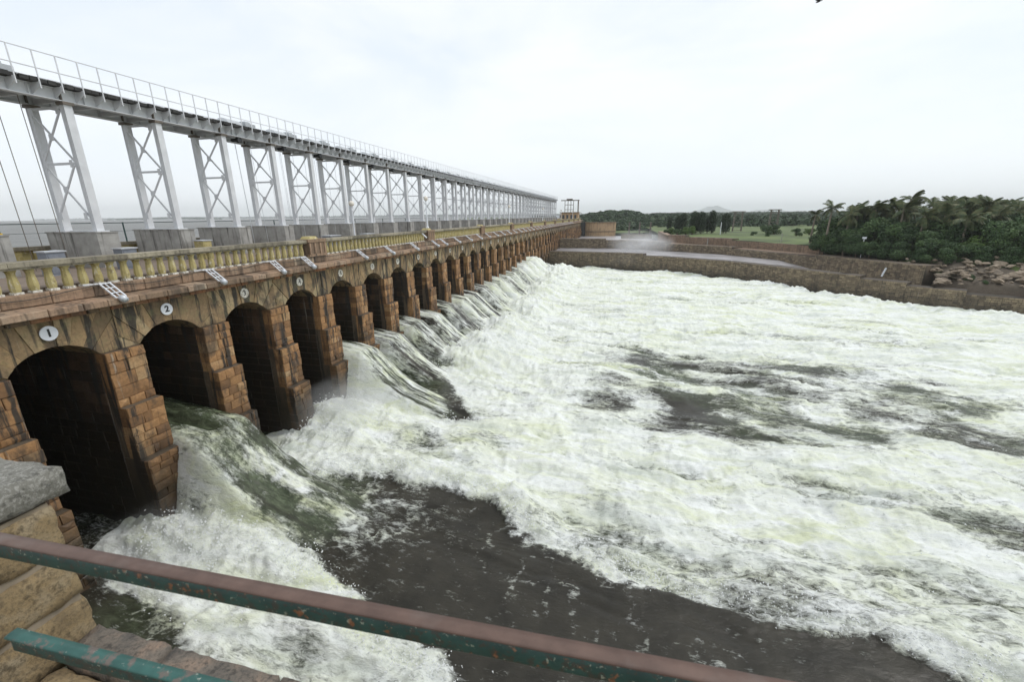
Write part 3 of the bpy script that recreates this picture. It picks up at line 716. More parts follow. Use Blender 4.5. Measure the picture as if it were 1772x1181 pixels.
# ------------------------------------------------------------ floodlight brackets on the cornice
def floodlight_proto():
    e = empty('floodlight', (-17.5, 11.2, -2.17), 'x', 'floodlight', 'floodlights on the cornice')
    b = MB(); o = Vector((-17.5, 11.2, -2.17)); P = lambda x, y, z: o + Vector((x, y, z))
    b.bar(P(-.15, -.55, .03), P(.02, -.02, .03), .035, .035); b.bar(P(-.02, -.30, .03), P(.02, .20, .03), .03)
    for dy in (-.16, .16): b.bar(P(0, dy, .03), P(.62, dy, -.43), .04, .05)
    b.bar(P(0, 0, .03), P(.62, 0, -.43), .025, .03)
    for t_ in (.02, .34, .68, 1.0): b.bar(P(.62 * t_, -.18, .03 - .46 * t_), P(.62 * t_, .18, .03 - .46 * t_), .03)
    b.build('bracket', M['white'], e)
    b = MB(); b.tube([P(.60, -.02, -.44), P(.66, 0, -.47), P(.80, 0, -.53)], [.09, .12, .11], 12); b.build('lamp_head', M['galv'], e, smooth=True)
    return e
fl = floodlight_proto()
fy = [11.2, 15.35, 19.0, 21.25, 26.7, 30.4, 34.7, 38.9, 41.0] + [44.8 + 3.8 * i for i in range(31)]
for i, y in enumerate(fy):
    e = fl if i == 0 else copy_tree(fl, loc=(-17.5, y + random.uniform(-.1, .1), -2.17))
    e['label'] = 'white floodlight bracket leaning over the cornice, %s from the left' % ordn(i + 1)
    if i: e.rotation_euler = (0, 0, random.uniform(-.12, .12))
e = empty('spotlight', (-17.45, 37.2, -1.7), 'short white tube spotlight fixed in front of the balusters before the second pilaster', 'spotlight')
b = MB(); b.tube([(-17.62, 37.2, -1.45), (-17.2, 37.3, -1.85)], .07, 10); b.build('tube_head', M['white'], e, smooth=True)
# loose cable draped along the plinth
pts = []
for y in np.arange(5, 60, .3):
    sag = .16 * math.sin(y * .83) ** 2; pts.append((-17.46 + .02 * math.sin(y * 2), y, -2.18 - sag - .06 * math.sin(y * 1.7)))
b = MB(); b.tube(pts, .013, 5); b.build('loose_cable', M['cable'], label='thin black cable draped along the plinth below the balusters', category='cable')

# ------------------------------------------------------------ hoist bridge on steel trestles
hb = empty('hoist_bridge', (-24.1, 11.3, -.5), 'pale steel hoist bridge on cross-braced trestles above the dam road', 'bridge')
XA, XB, ZB, ZG = -23.1, -25.1, -.5, 4.77
TY = [15.15 + S * k for k in range(-1, 39)]
tr = None
def build_trestle():
    y = TY[0]; b = MB(); b.box(((XA + XB) / 2 - 1.25, y - .05, ZB - .04), ((XA + XB) / 2 + 1.25, y + .05, ZB + .03))
    t_ = b.build('trestle', M['steel'], hb)
    for x, s_ in ((XA, -1), (XB, 1)):
        b = MB(); b.box((x - .27, y - .25, ZB - .06), (x + .27, y + .25, ZB + .025)); b.build('base_plate', M['steel'], t_)
        b = MB(); b.box((x - .21, y - .21, ZG - .12), (x + .21, y + .21, ZG - .003)); b.build('cap_plate', M['brown_steel'], t_)
        b = MB(); b.box((x - .13, y - .17, ZG + .037), (x + .13, y - .13, ZG + .438)); b.build('splice_plate', M['brown_steel'], t_)
        for z in (4.45, 2.35, .15):
            b = MB(); b.box((min(x + s_ * .16, x + s_ * .34), y - .212, z - .15), (max(x + s_ * .16, x + s_ * .34), y - .195, z + .15)); b.build('gusset_plate', M['steel'], t_)
    for z in (1.30, 3.42):
        b = MB(); b.box(((XA + XB) / 2 - .13, y - .212, z - .13), ((XA + XB) / 2 + .13, y - .195, z + .13)); b.build('gusset_plate', M['steel'], t_)
    for x in (XA, XB):
        b = MB(); w = .125; h = .155
        b.box((x - w, y - h, ZB), (x - w + .05, y + h, ZG - .12)); b.box((x + w - .05, y - h, ZB), (x + w, y + h, ZG - .12)); b.box((x - w + .05, y - .14, ZB), (x + w - .05, y + .14, ZG - .12))
        b.build('column', M['steel'], t_)
    xa, xb = XA - .125, XB + .125
    for z in (4.55, 2.36): b = MB(); b.bar((xa, y - .17, z), (xb, y - .17, z), .05, .10); b.build('crossbar', M['steel'], t_)
    for zt, zb_ in ((4.42, 2.45), (2.28, .15)):
        for q, (za, zbb) in enumerate(((zt, zb_), (zb_, zt))):
            b = MB(); yy = y - (.185, .13)[q]; b.bar((xa, yy, za), (xb, yy, zbb), .04, .085); b.build('diagonal_brace', M['steel'], t_)
    return t_
tr = build_trestle()
for k in range(1, len(TY)): copy_tree(tr, loc=(0, S * k, 0), parent=hb)
yA, yB = TY[0] - 5, TY[-1] + .5
for x in (XA, XB):
    b = MB(); b.box((x - .15, yA, ZG), (x + .15, yB, ZG + .035)); b.box((x - .012, yA, ZG + .035), (x + .012, yB, ZG + .44)); b.box((x - .14, yA, ZG + .44), (x + .14, yB, ZG + .47))
    for y in np.arange(yA, yB, S / 2):
        b.box((x - .12, y - .01, ZG + .035), (x + .12, y + .01, ZG + .44))
    b.build('girder', M['steel'], hb)
b = MB(); y = yA
while y < yB: b.box((XB + .02, y, ZG + .06), (XA - .02, y + .09, ZG + .26)); y += 1.27
b.build('cross_beams', M['steel'], hb, kind='stuff')
RX, RZ0, RZ1 = -22.52, 5.0, 6.34; RXb = -25.75
post_y = list(np.arange(yA + .3, yB, .745))
bk = MB()
for y in post_y:
    bk.add([(XA + .02, y - .015, ZG + .05), (RX + .02, y - .015, ZG + .36), (RX + .02, y - .015, ZG + .50), (XA + .02, y - .015, ZG + .50), (XA + .02, y + .015, ZG + .05), (RX + .02, y + .015, ZG + .36), (RX + .02, y + .015, ZG + .50), (XA + .02, y + .015, ZG + .50)], [(0, 1, 2, 3), (7, 6, 5, 4), (0, 4, 5, 1), (1, 5, 6, 2)], .5)
bk.build('outrigger_brackets', M['steel'], hb, kind='stuff')
pb = MB(); pb.bar((RX, yA + .3, RZ0), (RX, yA + .3, RZ1), .035, .035)
pobj = pb.build('railing_post', M['steel'], hb); cnt = 1; restp = MB()
for y in post_y[1:]:
    link('railing_post', pobj.data, hb, loc=(0, y - post_y[0], 0)); cnt += 1
for i, y in enumerate(post_y):
    if i % 2 == 0:
        if cnt < 298: pb = MB(); pb.bar((RXb, y, 5.25), (RXb, y, 6.15), .03, .03); pb.build('railing_post', M['steel'], hb); cnt += 1
        else: restp.bar((RXb, y, 5.25), (RXb, y, 6.15), .03, .03)
if restp.v: restp.build('railing_posts_far', M['steel'], hb, kind='stuff')
for x, zs in ((RX, (RZ1, 5.72)), (RXb, (6.15, 5.7))):
    for z in zs: b = MB(); b.tube([(x, yA, z), (x, yB, z)], .021, 6); b.build('handrail', M['steel'], hb)
# dark deck boards, each a plank with ragged ends
dk = MB(); y = yA
while y < yB:
    l_ = .30; e_ = random.uniform(-.06, .06); dk.box((RXb + .1, y, ZG + .475), (RX - .10 + e_, y + l_ - .02, ZG + .60 + random.uniform(0, .03))); y += l_
dk.build('deck_boards', M['dark'], hb, kind='stuff')

# hoisting machines on the deck
def hoist_proto():
    y = 24.7; e = empty('hoist_machine', (-24.0, y, 5.33), 'x', 'hoist', 'hoisting machines on the bridge deck')
    b = MB(); n = 9; pr = [(.52 * math.cos(math.pi * i / (n - 1)), .42 * math.sin(math.pi * i / (n - 1)) + .10) for i in range(n)]; pr = [(.52, 0)] + pr + [(-.52, 0)]
    Yr = [y - 1.25, y - 1.1, y - .05, y + .05]; sc = [.7, 1, 1, .8]; vs = []; fs = []
    for yy, k_ in zip(Yr, sc):
        for a, z in pr: vs.append((-23.8 + a * k_, yy, 5.33 + z * k_))
    m_ = len(pr)
    for i in range(3):
        for q in range(m_ - 1): fs.append((i * m_ + q, i * m_ + q + 1, (i + 1) * m_ + q + 1, (i + 1) * m_ + q))
    fs += [tuple(range(m_)), tuple(3 * m_ + q for q in range(m_))[::-1]]
    b.add(vs, fs, .5); b.build('drum_cover', M['hoist'], e)
    b = MB(); b.box((-24.25, y + .35, 5.33), (-23.45, y + 1.15, 5.80)); b.box((-24.1, y + .5, 5.80), (-23.6, y + .9, 5.92)); b.build('gearbox', M['hoist'], e)
    b = MB(); b.tube([(-23.9, y + .06, 5.5), (-23.9, y + .36, 5.5)], .17, 12); b.tube([(-23.4, y + .05, 5.45), (-23.4, y + .30, 5.45)], .13, 10); b.build('motor', M['black'], e)
    b = MB(); b.box((-24.3, y - 1.2, 5.30), (-23.3, y + 1.2, 5.345)); b.build('bed_frame', M['steel'], e)
    b = MB(); b.tube([(-23.2, y - .75, 4.62), (-23.0, y - .75, 4.62)], .17, 12); b.tube([(-23.6, y - .75, 4.62), (-23.2, y - .75, 4.62)], .1, 10); b.build('sheave', M['black'], e)
    return e
hp = hoist_proto(); hp['label'] = 'white housed hoist machine over the fourth bay of the bridge'
for k in range(0, 39):
    if k in (1, 2, 3): continue
    c = copy_tree(hp, loc=(-24.0, 24.7 + S * (k - 3) - (0 if k else .5), 5.33)); c['label'] = 'white housed hoist machine over the %s bay of the bridge' % ordn(k + 1)
# ropes
def ropes(k):
    y = TY[0] + S * k; e = empty('hoist_ropes', (-24.1, y + S / 2, 4.6), 'thin steel hoisting ropes hanging in the %s bay of the bridge' % ordn(k + 1), 'hoist ropes', 'hoisting ropes under the bridge')
    for dx, dy in ((-24.5, 1.1), (-23.6, 1.35), (-24.5, 2.3), (-23.6, 2.55)):
        b = MB(); b.tube([(dx, y + dy, 4.8), (dx, y + dy + (.25 if k else .1), -2.05)], .011 if k else .014, 5); b.build('rope', M['brown_steel'] if k == 0 else M['galv'], e)
for k in [0, 3, 4, 5, 6, 7, 8, 9, 11, 13, 15, 18]: ropes(k)
e = empty('lifting_hook', (-24.5, 12.45, -.6), 'small yellow hook block hanging on a rope at the far left', 'hook')
b = MB(); b.box((-24.56, 12.42, -.72), (-24.44, 12.56, -.5)); b.tube([(-24.5, 12.48, -.72), (-24.45, 12.55, -.86), (-24.5, 12.62, -.92), (-24.56, 12.66, -.82)], .035, 6); b.build('hook_block', M['hook'], e)

# concrete pedestals under the trestles
def pedestal(y):
    b = MB(); x0, x1 = -25.75, -22.62; z1 = -.565
    b.box((x0, y - .42, -2.12), (x1 - .7, y + .40, z1), .4); b.box((x1 - .69, y - .45, -2.12), (x1, y + .43, z1 - .004), .7)
    b.box((x0 - .03, y - .46, z1 - .003), (x1 + .03, y + .45, z1 + .045), .9); return b
for i, y in enumerate(TY):
    pedestal(y).build('concrete_pedestal', M['concrete'], label='weathered grey concrete pedestal under the %s trestle from the left' % ordn(i + 1), category='pedestal', group='concrete pedestals under the trestles')

# lake-side parapet, wire fence, cabinets
lp = empty('lakeside_parapet', (-26.4, 10, -2.1), 'low yellow parapet with square openings on the lake side of the road', 'parapet')
b = MB(); b.box((-26.55, 4, -1.32), (-26.15, 199, -1.16), .5); b.build('coping', M['cap'], lp)
b = MB(); b.box((-26.5, 4, -2.1), (-26.2, 199, -1.78), .5); b.build('base_course', M['yellow'], lp)
b = MB(); y = 4.2
while y < 199: b.box((-26.48, y, -1.78), (-26.22, y + .5, -1.32), .5); y += .92
b.build('pier_blocks', M['yellow'], lp, kind='stuff')
b = MB(); b.box((-26.40, 4, -1.78), (-26.36, 199, -1.32), .5); b.build('back_panel', M['yellow'], lp)
fe = empty('wire_fence', (-26.9, 10, -2.1), 'dark green fence of thin posts and one cable between road and lake', 'fence')
for k in range(30):
    y = 13.3 + 5.55 * k; b = MB(); b.bar((-26.85, y, -2.1), (-26.85, y, -.14), .05); b.build('post', M['green_wire'], fe)
b = MB(); b.tube([(-26.85, 5, -.17), (-26.85, 180, -.17)], .022, 6); b.build('cable', M['green_wire'], fe)
b = MB(); b.tube([(-26.85, 5, -.6), (-26.85, 180, -.6)], .008, 5); b.build('cable', M['green_wire'], fe)
def cabinet(x, y, w, d, h, label, m='cabinet'):
    e = empty('steel_cabinet', (x, y, -2.1), label, 'cabinet', 'steel cabinets on the dam road'); b = MB(); b.box((x - w / 2, y - d / 2, -2.1), (x + w / 2, y + d / 2, -2.1 + h)); b.build('body', M[m], e)
    b = MB(); b.box((x - w / 2 - .05, y - d / 2 - .05, -2.1 + h), (x + w / 2 + .05, y + d / 2 + .05, -2.05 + h)); b.build('lid', M['galv'], e)
    b = MB(); b.box((x + w / 2, y - d / 2 + .05, -2.0), (x + w / 2 + .02, y + d / 2 - .05, -2.2 + h)); b.build('door', M[m], e)
cabinet(-21.6, 12.3, .5, .6, .9, 'grey steel cabinet beside the first full pedestal on the left')
cabinet(-21.2, 14.7, .5, .6, .86, 'low grey steel cabinet in front of the gap right of the second pedestal')
cabinet(-20.8, 28.6, .7, 1.2, .8, 'grey cabinet with a pale lid behind the balustrade past the first pilaster')
cabinet(-20.8, 33.4, .6, 1.2, .75, 'small grey cabinet near the second lamp post, left of it', 'galv')
cabinet(-22.0, 19.2, .6, .5, .95, 'pale yellow box standing right of the third pedestal', 'yellow')

def lamp_post(x, y, z0, z1, label, dark=False):
    e = empty('lamp_post', (x, y, z0), label, 'lamp post', 'globe lamp posts along the dam'); b = MB(); h = z1 - z0
    b.lathe((x, y, z0), [(.14, 0), (.14, .08), (.08, .14), (.07, h * .25), (.055, h * .3), (.05, h * .78), (.075, h * .80), (.03, h * .86), (.10, h * .885), (.10, h * .90)], 10); b.build('pole', M['dark' if dark else 'white'], e, smooth=False)
    b = MB(); r = h * .5 * .0 + .21; b.lathe((x, y, z0 + h * .90 + r * .92), [(r * math.sin(math.pi * i / 10) + .001, -r * math.cos(math.pi * i / 10)) for i in range(11)], 14); b.build('globe', M['globe'], e, smooth=True)
lamp_post(-20.3, 30.8, -2.1, 1.15, 'lamp post with globe and dark neck behind the balustrade, nearest of the row')
lamp_post(-18.25, 39.9, -1.05, 1.75, 'white lamp post with globe on the second pilaster from the left')
for i, p in enumerate((71.5, 104.1, 136.7, 169.3)): lamp_post(-18.3, p + .9, -1.1, 1.6, 'white globe lamp post on the dam, number %s of the far ones' % ['one', 'two', 'three', 'four'][i])

# ------------------------------------------------------------ end of the dam: gantry house and tower wall
e = empty('gate_house', (-23, 206, -2.1), 'small brown gate house with dark steel gantry on its roof at the dam end', 'building')
b = MB(); b.box((-27.3, 203, -2.1), (-19.3, 209, 1.1)); b.build('wall', M['tower'], e)
b = MB(); b.box((-27.7, 202.6, 1.1), (-18.9, 209.4, 1.4)); b.build('roof', M['bank_wall'], e)
for x in (-26.4, -24.6, -22.8, -21.0): b = MB(); b.box((x, 202.93, -1.5), (x + .9, 203.0 - .001, .2)); b.build('window', M['glass'], e)
b = MB()
for x in (-25.6, -24.2, -22.9, -21.7): b.bar((x, 205, 1.4), (x, 205, 6.4), .22)
b.bar((-19.6, 205, 1.4), (-19.6, 205, 6.6), .5)
for z in (2.5, 4.6): b.bar((-25.6, 205, z), (-21.7, 205, z), .2)
b.bar((-27.4, 205, 6.5), (-19.1, 205, 6.5), .35, .4); b.box((-24.8, 204.2, 6.7), (-22.2, 205.8, 7.2)); b.build('gantry', M['brown_steel'], e)
b = MB(); b.box((-29.2, 201, -2.1), (-27.6, 203, 0)); b.build('kiosk', M['white'], e)
tw = empty('tower_wall', (-10, 203, -14), 'tall brown curved masonry wall closing the far end of the dam', 'wall')
b = MB(); pts = []
for i in range(13):
    t_ = i / 12; x = -17.2 + 14.6 * t_; y = 200 - 3 * math.sin(math.pi * t_); pts.append((x, y))
for a, c in zip(pts[:-1], pts[1:]): b.add([(a[0], a[1], -14), (c[0], c[1], -14), (c[0], c[1], -3.0), (a[0], a[1], -3.0), (a[0], a[1] + 12, -3.0), (c[0], c[1] + 12, -3.0), (a[0], a[1], -14), (c[0], c[1] + 12, -14)], [(0, 1, 2, 3), (3, 2, 5, 4)], .6)
c = pts[-1]; b.add([(c[0], c[1], -14), (c[0] + .01, c[1] + 12, -14), (c[0], c[1] + 12, -3), (c[0], c[1], -3)], [(0, 1, 2, 3)], .4); b.build('wall_face', M['tower'], tw)
b = MB()
for a, c in zip(pts[:-1], pts[1:]): b.bar((a[0], a[1] - .15, -3.0), (c[0], c[1] - .15, -3.0), .5, .35); 
for a, c in zip(pts[:-1], pts[1:]): b.bar((a[0], a[1] - .12, -6.9), (c[0], c[1] - .12, -6.9), .3, .3)
b.build('coping', M['bank_wall'], tw)
b = MB(); b.box((-17.3, 197.5, -12), (-15.6, 199.6, -2.9), .2); b.build('recess_shade_block', M['dark'], tw)  # solid dark block standing in for the shaded gap at the corner

# ------------------------------------------------------------ divide wall, channel, second wall, terrace
def bank_wall(name, label, pts, th, zbot, m, rows=.25, lim=0, step=2.4):
    """wall following a path, built of steps with separate courses of stone; pts = (x,y,ztop)"""
    e = empty(name, (pts[0][0], pts[0][1], zbot), label, 'wall'); core = MB(); st = MB(); capb = MB()
    P = []; 
    for (x0, y0, z0), (x1, y1, z1) in zip(pts[:-1], pts[1:]):
        n_ = max(1, int(math.hypot(x1 - x0, y1 - y0) / step))
        for i in range(n_): t_ = i / n_; P.append((x0 + (x1 - x0) * t_, y0 + (y1 - y0) * t_, z0 + (z1 - z0) * t_))
    P.append(pts[-1])
    for (x0, y0, z0), (x1, y1, z1) in zip(P[:-1], P[1:]):
        d = Vector((x1 - x0, y1 - y0, 0)); l_ = d.length; d.normalize(); nrm = Vector((d.y, -d.x, 0)); zt = round(z0 / .4) * .4
        a = Vector((x0, y0, 0)); c = Vector((x1, y1, 0)); bk_ = -nrm * th
        core.add([a + Vector((0, 0, zbot)), c + Vector((0, 0, zbot)), c + Vector((0, 0, zt)), a + Vector((0, 0, zt)), a + bk_ + Vector((0, 0, zbot)), c + bk_ + Vector((0, 0, zbot)), c + bk_ + Vector((0, 0, zt)), a + bk_ + Vector((0, 0, zt))],
                 [(0, 1, 2, 3), (7, 6, 5, 4), (3, 2, 6, 7), (0, 3, 7, 4), (1, 5, 6, 2)], .35)
        z = zt; r = 0
        while z > max(zbot, -12.8):
            s_ = -(r % 2) * .3
            while s_ < l_:
                e_ = min(s_ + random.uniform(.4, .7), l_); s0 = max(s_, 0)
                if e_ - s0 > .1:
                    o_ = random.uniform(.02, .07); q = []
                    for ss, zz, oo in ((s0 + .012, z - rows + .012, 0), (e_ - .012, z - rows + .012, 0), (e_ - .012, z - .012, 0), (s0 + .012, z - .012, 0), (s0 + .035, z - rows + .035, o_), (e_ - .035, z - rows + .035, o_), (e_ - .035, z - .03, o_), (s0 + .035, z - .03, o_)):
                        q.append(a + d * ss + nrm * oo + Vector((0, 0, zz)))
                    st.add(q, [(4, 5, 6, 7), (0, 1, 5, 4), (1, 2, 6, 5), (2, 3, 7, 6), (3, 0, 4, 7)])
                s_ = e_
            z -= rows; r += 1
    core.build('wall_core', M['mortar'], e); st.build('stone_courses', m, e, kind='stuff'); return e
w1z = [-8.4, -8.5, -8.85, -9.0, -9.0, -8.9, -9.75, -10.1, -10.3]
bank_wall('divide_wall', 'dark stepped stone wall dividing the white water from the side channel', [(x, y, z) for (x, y), z in zip(W1, w1z)], 2.2, -13.5, M['bank_wall'])
bank_wall('side_channel_wall', 'long dark stone wall behind the narrow side channel', [(-17, 126, -6.2), (1, 126, -6.9), (11, 118.5, -7.0), (23, 110, -7.4), (31, 97, -7.5), (36, 84, -7.3), (40, 75, -7.0), (41.5, 72.5, -7.4)], 3, -13, M['bank_wall'])
bank_wall('terrace_wall', 'reddish brown retaining wall along the green field', [(12, 124, -5.3), (24, 115, -5.8), (33, 100, -5.9), (36.3, 92, -5.7)], 2, -8, M['terrace'])
b = MB(); W1z = W1
for (a, c), (p, q) in zip(zip(W1[:-1], W1[1:]), zip([(-17, 126), (1, 126), (11, 118.5), (23, 110), (31, 97), (36, 84), (41, 74), (60, 62)], [(1, 126), (11, 118.5), (23, 110), (31, 97), (36, 84), (41, 74), (60, 62), (70, 60)])):
    za = -9.0 if a[0] < 30 else -10.3; zb_ = -9.0 if c[0] < 30 else -10.3
    b.add([(a[0], a[1] + .5, za), (c[0], c[1] + .5, zb_), (q[0], q[1] + .5, zb_), (p[0], p[1] + .5, za)], [(0, 1, 2, 3)], .5)
b.build('channel_water', M['channel'], kind='structure')
b = MB(); b.add([(-17.2, 106, -9.4), (-5, 105, -9.4), (-5, 126, -9.4), (-17.2, 126, -9.4)], [(0, 1, 2, 3)])
# basin between second wall and far tower
sheet('basin_water', [(-18, 127), (14, 127), (16, 200), (-18, 200)], -8.9, M['channel'])
b = MB(); b.box((0, 178, -12), (14, 181, -7.4)); b.build('weir_sill', M['bank_wall'], label='low concrete sill across the basin behind the mist', category='weir')
for i, x in enumerate((2.9, 6.8, 10.8)):
    b = MB(); b.box((x - .28, 178.6, -7.4), (x + .28, 179.6, -2.9)); b.box((x - .36, 178.5, -3.1), (x + .36, 179.7, -2.85), .8); b.build('gate_post', M['brown_steel'], label='tall dark gate post standing on the sill, %s from the left' % ORD[i], category='post', group='gate posts on the sill')
b = MB(); gx = np.linspace(11.4, 15.5, 24); gz = np.linspace(-7.3, -8.8, 12); GX, GZ = np.meshgrid(gx, gz)
grid_mesh('weir_foam', GX, 178 - (GZ + 7.3) * -1.2 + .2 * fbm(GX * 2, GZ * 2, 3, 2), GZ, None, M['river'], {'foam': GX * 0 + 1.2, 'green': GX * 0, 'streak': GX * 0}, kind='stuff', label='white water spilling over the sill', category='foam')

# ------------------------------------------------------------ right bank terrain
W2 = [(11, 126), (12, 124.3), (24, 115.3), (33, 100.3), (38.6, 86.2), (41, 79), (43.5, 71), (46, 68), (52, 63.5), (60, 60), (72, 58), (420, 20)]
tx = np.concatenate([np.linspace(11.5, 80, 140), np.linspace(82, 420, 60)]); off = np.concatenate([np.linspace(0, 30, 70), np.linspace(31, 420, 90)])
TX, OF = np.meshgrid(tx, off); TY_ = np.interp(TX, [p[0] for p in W2], [p[1] for p in W2]) + .05 + OF
topz_ = np.interp(TX, [11, 24, 33, 38.6, 41, 43, 46, 60], [-5.35, -5.85, -5.95, -5.6, -7.0, -8.2, -9.6, -10.4])
TZ = topz_ + (-5.8 - topz_) * sstep(0, 13, OF) + .35 * (fbm(TX * .2, TY_ * .2, 4, 6) - .5) + .5 * sstep(44, 50, TX) * (billow(TX * .5, TY_ * .5, 4, 15) - .5) * sstep(16, 8, OF)
TZ += 3 * sstep(220, 520, TY_) * fbm(TX * .01, TY_ * .01, 3, 3)
grid_mesh('river_bank_ground', TX, TY_, TZ, None, M['grass'], kind='structure')
b = MB(); LP = [(-2, 128, -7.0), (11, 120.5, -7.1), (23, 112, -7.5), (31, 99, -7.55), (36, 86, -7.4), (40, 77, -7.2)]; LQ = [(0, 136, -7.0), (12, 126, -7.0), (24, 117, -7.4), (33.5, 101, -7.4), (39, 87, -7.3), (42, 79, -7.2)]
for a, c, p, q in zip(LP[:-1], LP[1:], LQ[:-1], LQ[1:]): b.add([a, c, q, p], [(0, 1, 2, 3)], .5)
b.build('wall_ledge', M['terrace'], kind='structure')
b = MB(); b.add([(11.9, 124.2, -8), (11.9, 124.2, -5.3), (11.2, 145, -5.0), (11.2, 145, -8.9)], [(0, 1, 2, 3)], .6); b.add([(11.9, 124.2, -5.3), (13, 124, -5.3), (13, 145, -5), (11.2, 145, -5)], [(0, 1, 2, 3)], .6); b.build('cut_bank', M['terrace'], kind='structure')
RX_, RO = np.meshgrid(np.linspace(42.5, 90, 190), np.linspace(-1.5, 22, 100)); RY = np.interp(RX_, [p[0] for p in W1], [p[1] for p in W1]) + 2.2 + RO
RZ_ = -9.35 + 2.9 * sstep(0, 15, RO) + 1.0 * (billow(RX_ * .45, RY * .6, 5, 115, .6) - .45) + .25 * (fbm(RX_ * 2, RY * 2, 4, 9) - .5)
RZ_ -= 3 * sstep(44.5, 42.5, RX_) + 4.5 * sstep(2.2, -.6, RO)
grid_mesh('rocky_slope', RX_, RY, RZ_, None, M['rock'], smooth=False, kind='structure')
# rocks
def boulder_mesh(seed):
    r = np.random.default_rng(seed); n = 10; m_ = 7; b = MB(); vs = []
    for i in range(m_):
        ph = math.pi * (i + .3) / (m_ - .4)
        for k in range(n):
            th = 2 * math.pi * k / n; rr = 1 + r.uniform(-.22, .22); vs.append((rr * math.sin(ph) * math.cos(th) * 1.2, rr * math.sin(ph) * math.sin(th), rr * math.cos(ph) * .68))
    fs = [(i * n + k, (i + 1) * n + k, (i + 1) * n + (k + 1) % n, i * n + (k + 1) % n) for i in range(m_ - 1) for k in range(n)] + [tuple(range(n)), tuple((m_ - 1) * n + k for k in range(n))[::-1]]
    b.add(vs, fs, r.uniform(.2, 1)); o = b.build('boulder', M['rock']); me = o.data; bpy.data.objects.remove(o); return me
BM = [boulder_mesh(s_) for s_ in range(9)]
def terr(x, y):
    i = np.argmin(abs(tx - x)); j = np.argmin(abs(TY_[:, i] - y)); return TZ[j, i]
wlx = lambda x: np.interp(x, [p[0] for p in W1], [p[1] for p in W1])
for i in range(290):
    x = 41.5 + 28 * random.random() ** 1.2; y = wlx(x) + random.uniform(2.6, 13); 
    f_ = (y - wlx(x)) / 13; z = -9.75 + 3.2 * f_ + random.uniform(-.2, .3); s_ = random.choice((.16, .22, .3, .4, .6)) * random.uniform(.8, 1.3)
    o = link('boulder', random.choice(BM), None, loc=(x, y, z), label='rough brownish boulder in the rubble between stone wall and palm grove', category='boulder', group='boulders on the right bank')
    o.rotation_euler = (random.uniform(-.4, .4), random.uniform(-.4, .4), random.uniform(0, 6.28)); o.scale = (s_ * 1.2, s_, s_ * random.uniform(.6, .9))

# ------------------------------------------------------------ vegetation
def leaf_cloud(b, lobes, nper, size, seed, squash=1., mi=0):
    r = np.random.default_rng(seed)
    for (cx_, cy_, cz_, R) in lobes:
        n_ = int(nper * R * R); d = r.normal(size=(n_, 3)); d /= np.linalg.norm(d, axis=1)[:, None]
        rad = R * (0.55 + .5 * r.random(n_) ** .6); P = np.array((cx_, cy_, cz_)) + d * rad[:, None] * np.array((1, 1, squash))
        t_ = r.random() * .5
        for p, dd in zip(P, d):
            s_ = size * r.uniform(.6, 1.3); nn = dd + r.normal(size=3) * .6; nn /= np.linalg.norm(nn); u = np.cross(nn, r.normal(size=3)); u /= np.linalg.norm(u); v = np.cross(nn, u)
            o_ = len(b.v); b.v += [tuple(p + u * s_), tuple(p + v * s_ * .6), tuple(p - u * s_), tuple(p - v * s_ * .6)]; b.f.append((o_, o_ + 1, o_ + 2, o_ + 3))
            b.t.append(min(1, t_ + .5 * r.random())); b.m.append(mi)
def tree_meshes(seed, H=6, R=3.2, mname='leaf', nper=290, size=.2):
    r = random.Random(seed); tb = MB(); tb.tube([(0, 0, -.5), (.1, 0, H * .3), (r.uniform(-.3, .3), r.uniform(-.3, .3), H * .6)], [.28, .2, .1], 7)
    lobes = []
    for i in range(9):
        a = r.uniform(0, 6.28); d = r.uniform(0, R * .75); z = H * r.uniform(.22, .85); q = R * r.uniform(.35, .58)
        lobes.append((d * math.cos(a), d * math.sin(a), z, q)); tb.tube([(0, 0, H * .3), (d * math.cos(a) * .8, d * math.sin(a) * .8, z)], [.1, .03], 5)
    cb = MB(); leaf_cloud(cb, lobes, nper, size, seed, .75)
    t_ = tb.build('trunk', M['bark']); c_ = cb.build('crown', M[mname]); a, b_ = t_.data, c_.data; bpy.data.objects.remove(t_); bpy.data.objects.remove(c_); return a, b_
TM = [tree_meshes(i) for i in range(5)]; TMb = [tree_meshes(20 + i, 5, 2.8, 'leaf_bright', 320) for i in range(2)]
def tree(name, x, y, z, s_, ms, label, group, cat='tree'):
    e = bpy.data.objects.new(name, None); col.objects.link(e); e.location = (x, y, z); e.scale = (s_, s_, s_ * random.uniform(.85, 1.1)); e.rotation_euler = (0, 0, random.uniform(0, 6.28))
    e['label'] = label; e['category'] = cat; e['group'] = group
    for n_, me in zip(('trunk', 'crown'), ms): o = bpy.data.objects.new(n_, me); col.objects.link(o); o.parent = e
    return e
rr = random.Random(5)
gl = 'dark green bushy tree in the dense thicket at the right bank'
def frontline(x): return np.interp(x, [38, 42, 46, 52, 60, 70, 90], [87, 82, 77, 72, 69, 66, 60])
nrow = 0
ROWN = ['front', 'second', 'middle', 'fourth', 'rearmost']
for row in range(5):
    x = 39.2 + rr.uniform(0, 1)
    while x < 84 - row * 2:
        y = frontline(x) + row * 3.6 + rr.uniform(-.8, .8); zt_ = (-3.6, -2.4, -1.5, -.9, -.6)[row] + rr.uniform(-.5, .5); g_ = terr(x, y) - .9; sc_ = (zt_ - g_) / 5.9
        tree('bushy_tree', x, y, g_, max(.45, sc_), rr.choice(TM if rr.random() < .86 else TMb), 'dark green bushy tree in the %s row of the thicket %s' % (ROWN[row], 'at its left end' if x < 48 else ('below the tall palm' if x < 56 else ('left of the picture edge' if x < 66 else 'at the picture edge'))), 'dense trees on the right bank'); x += rr.uniform(2.0, 3.0)
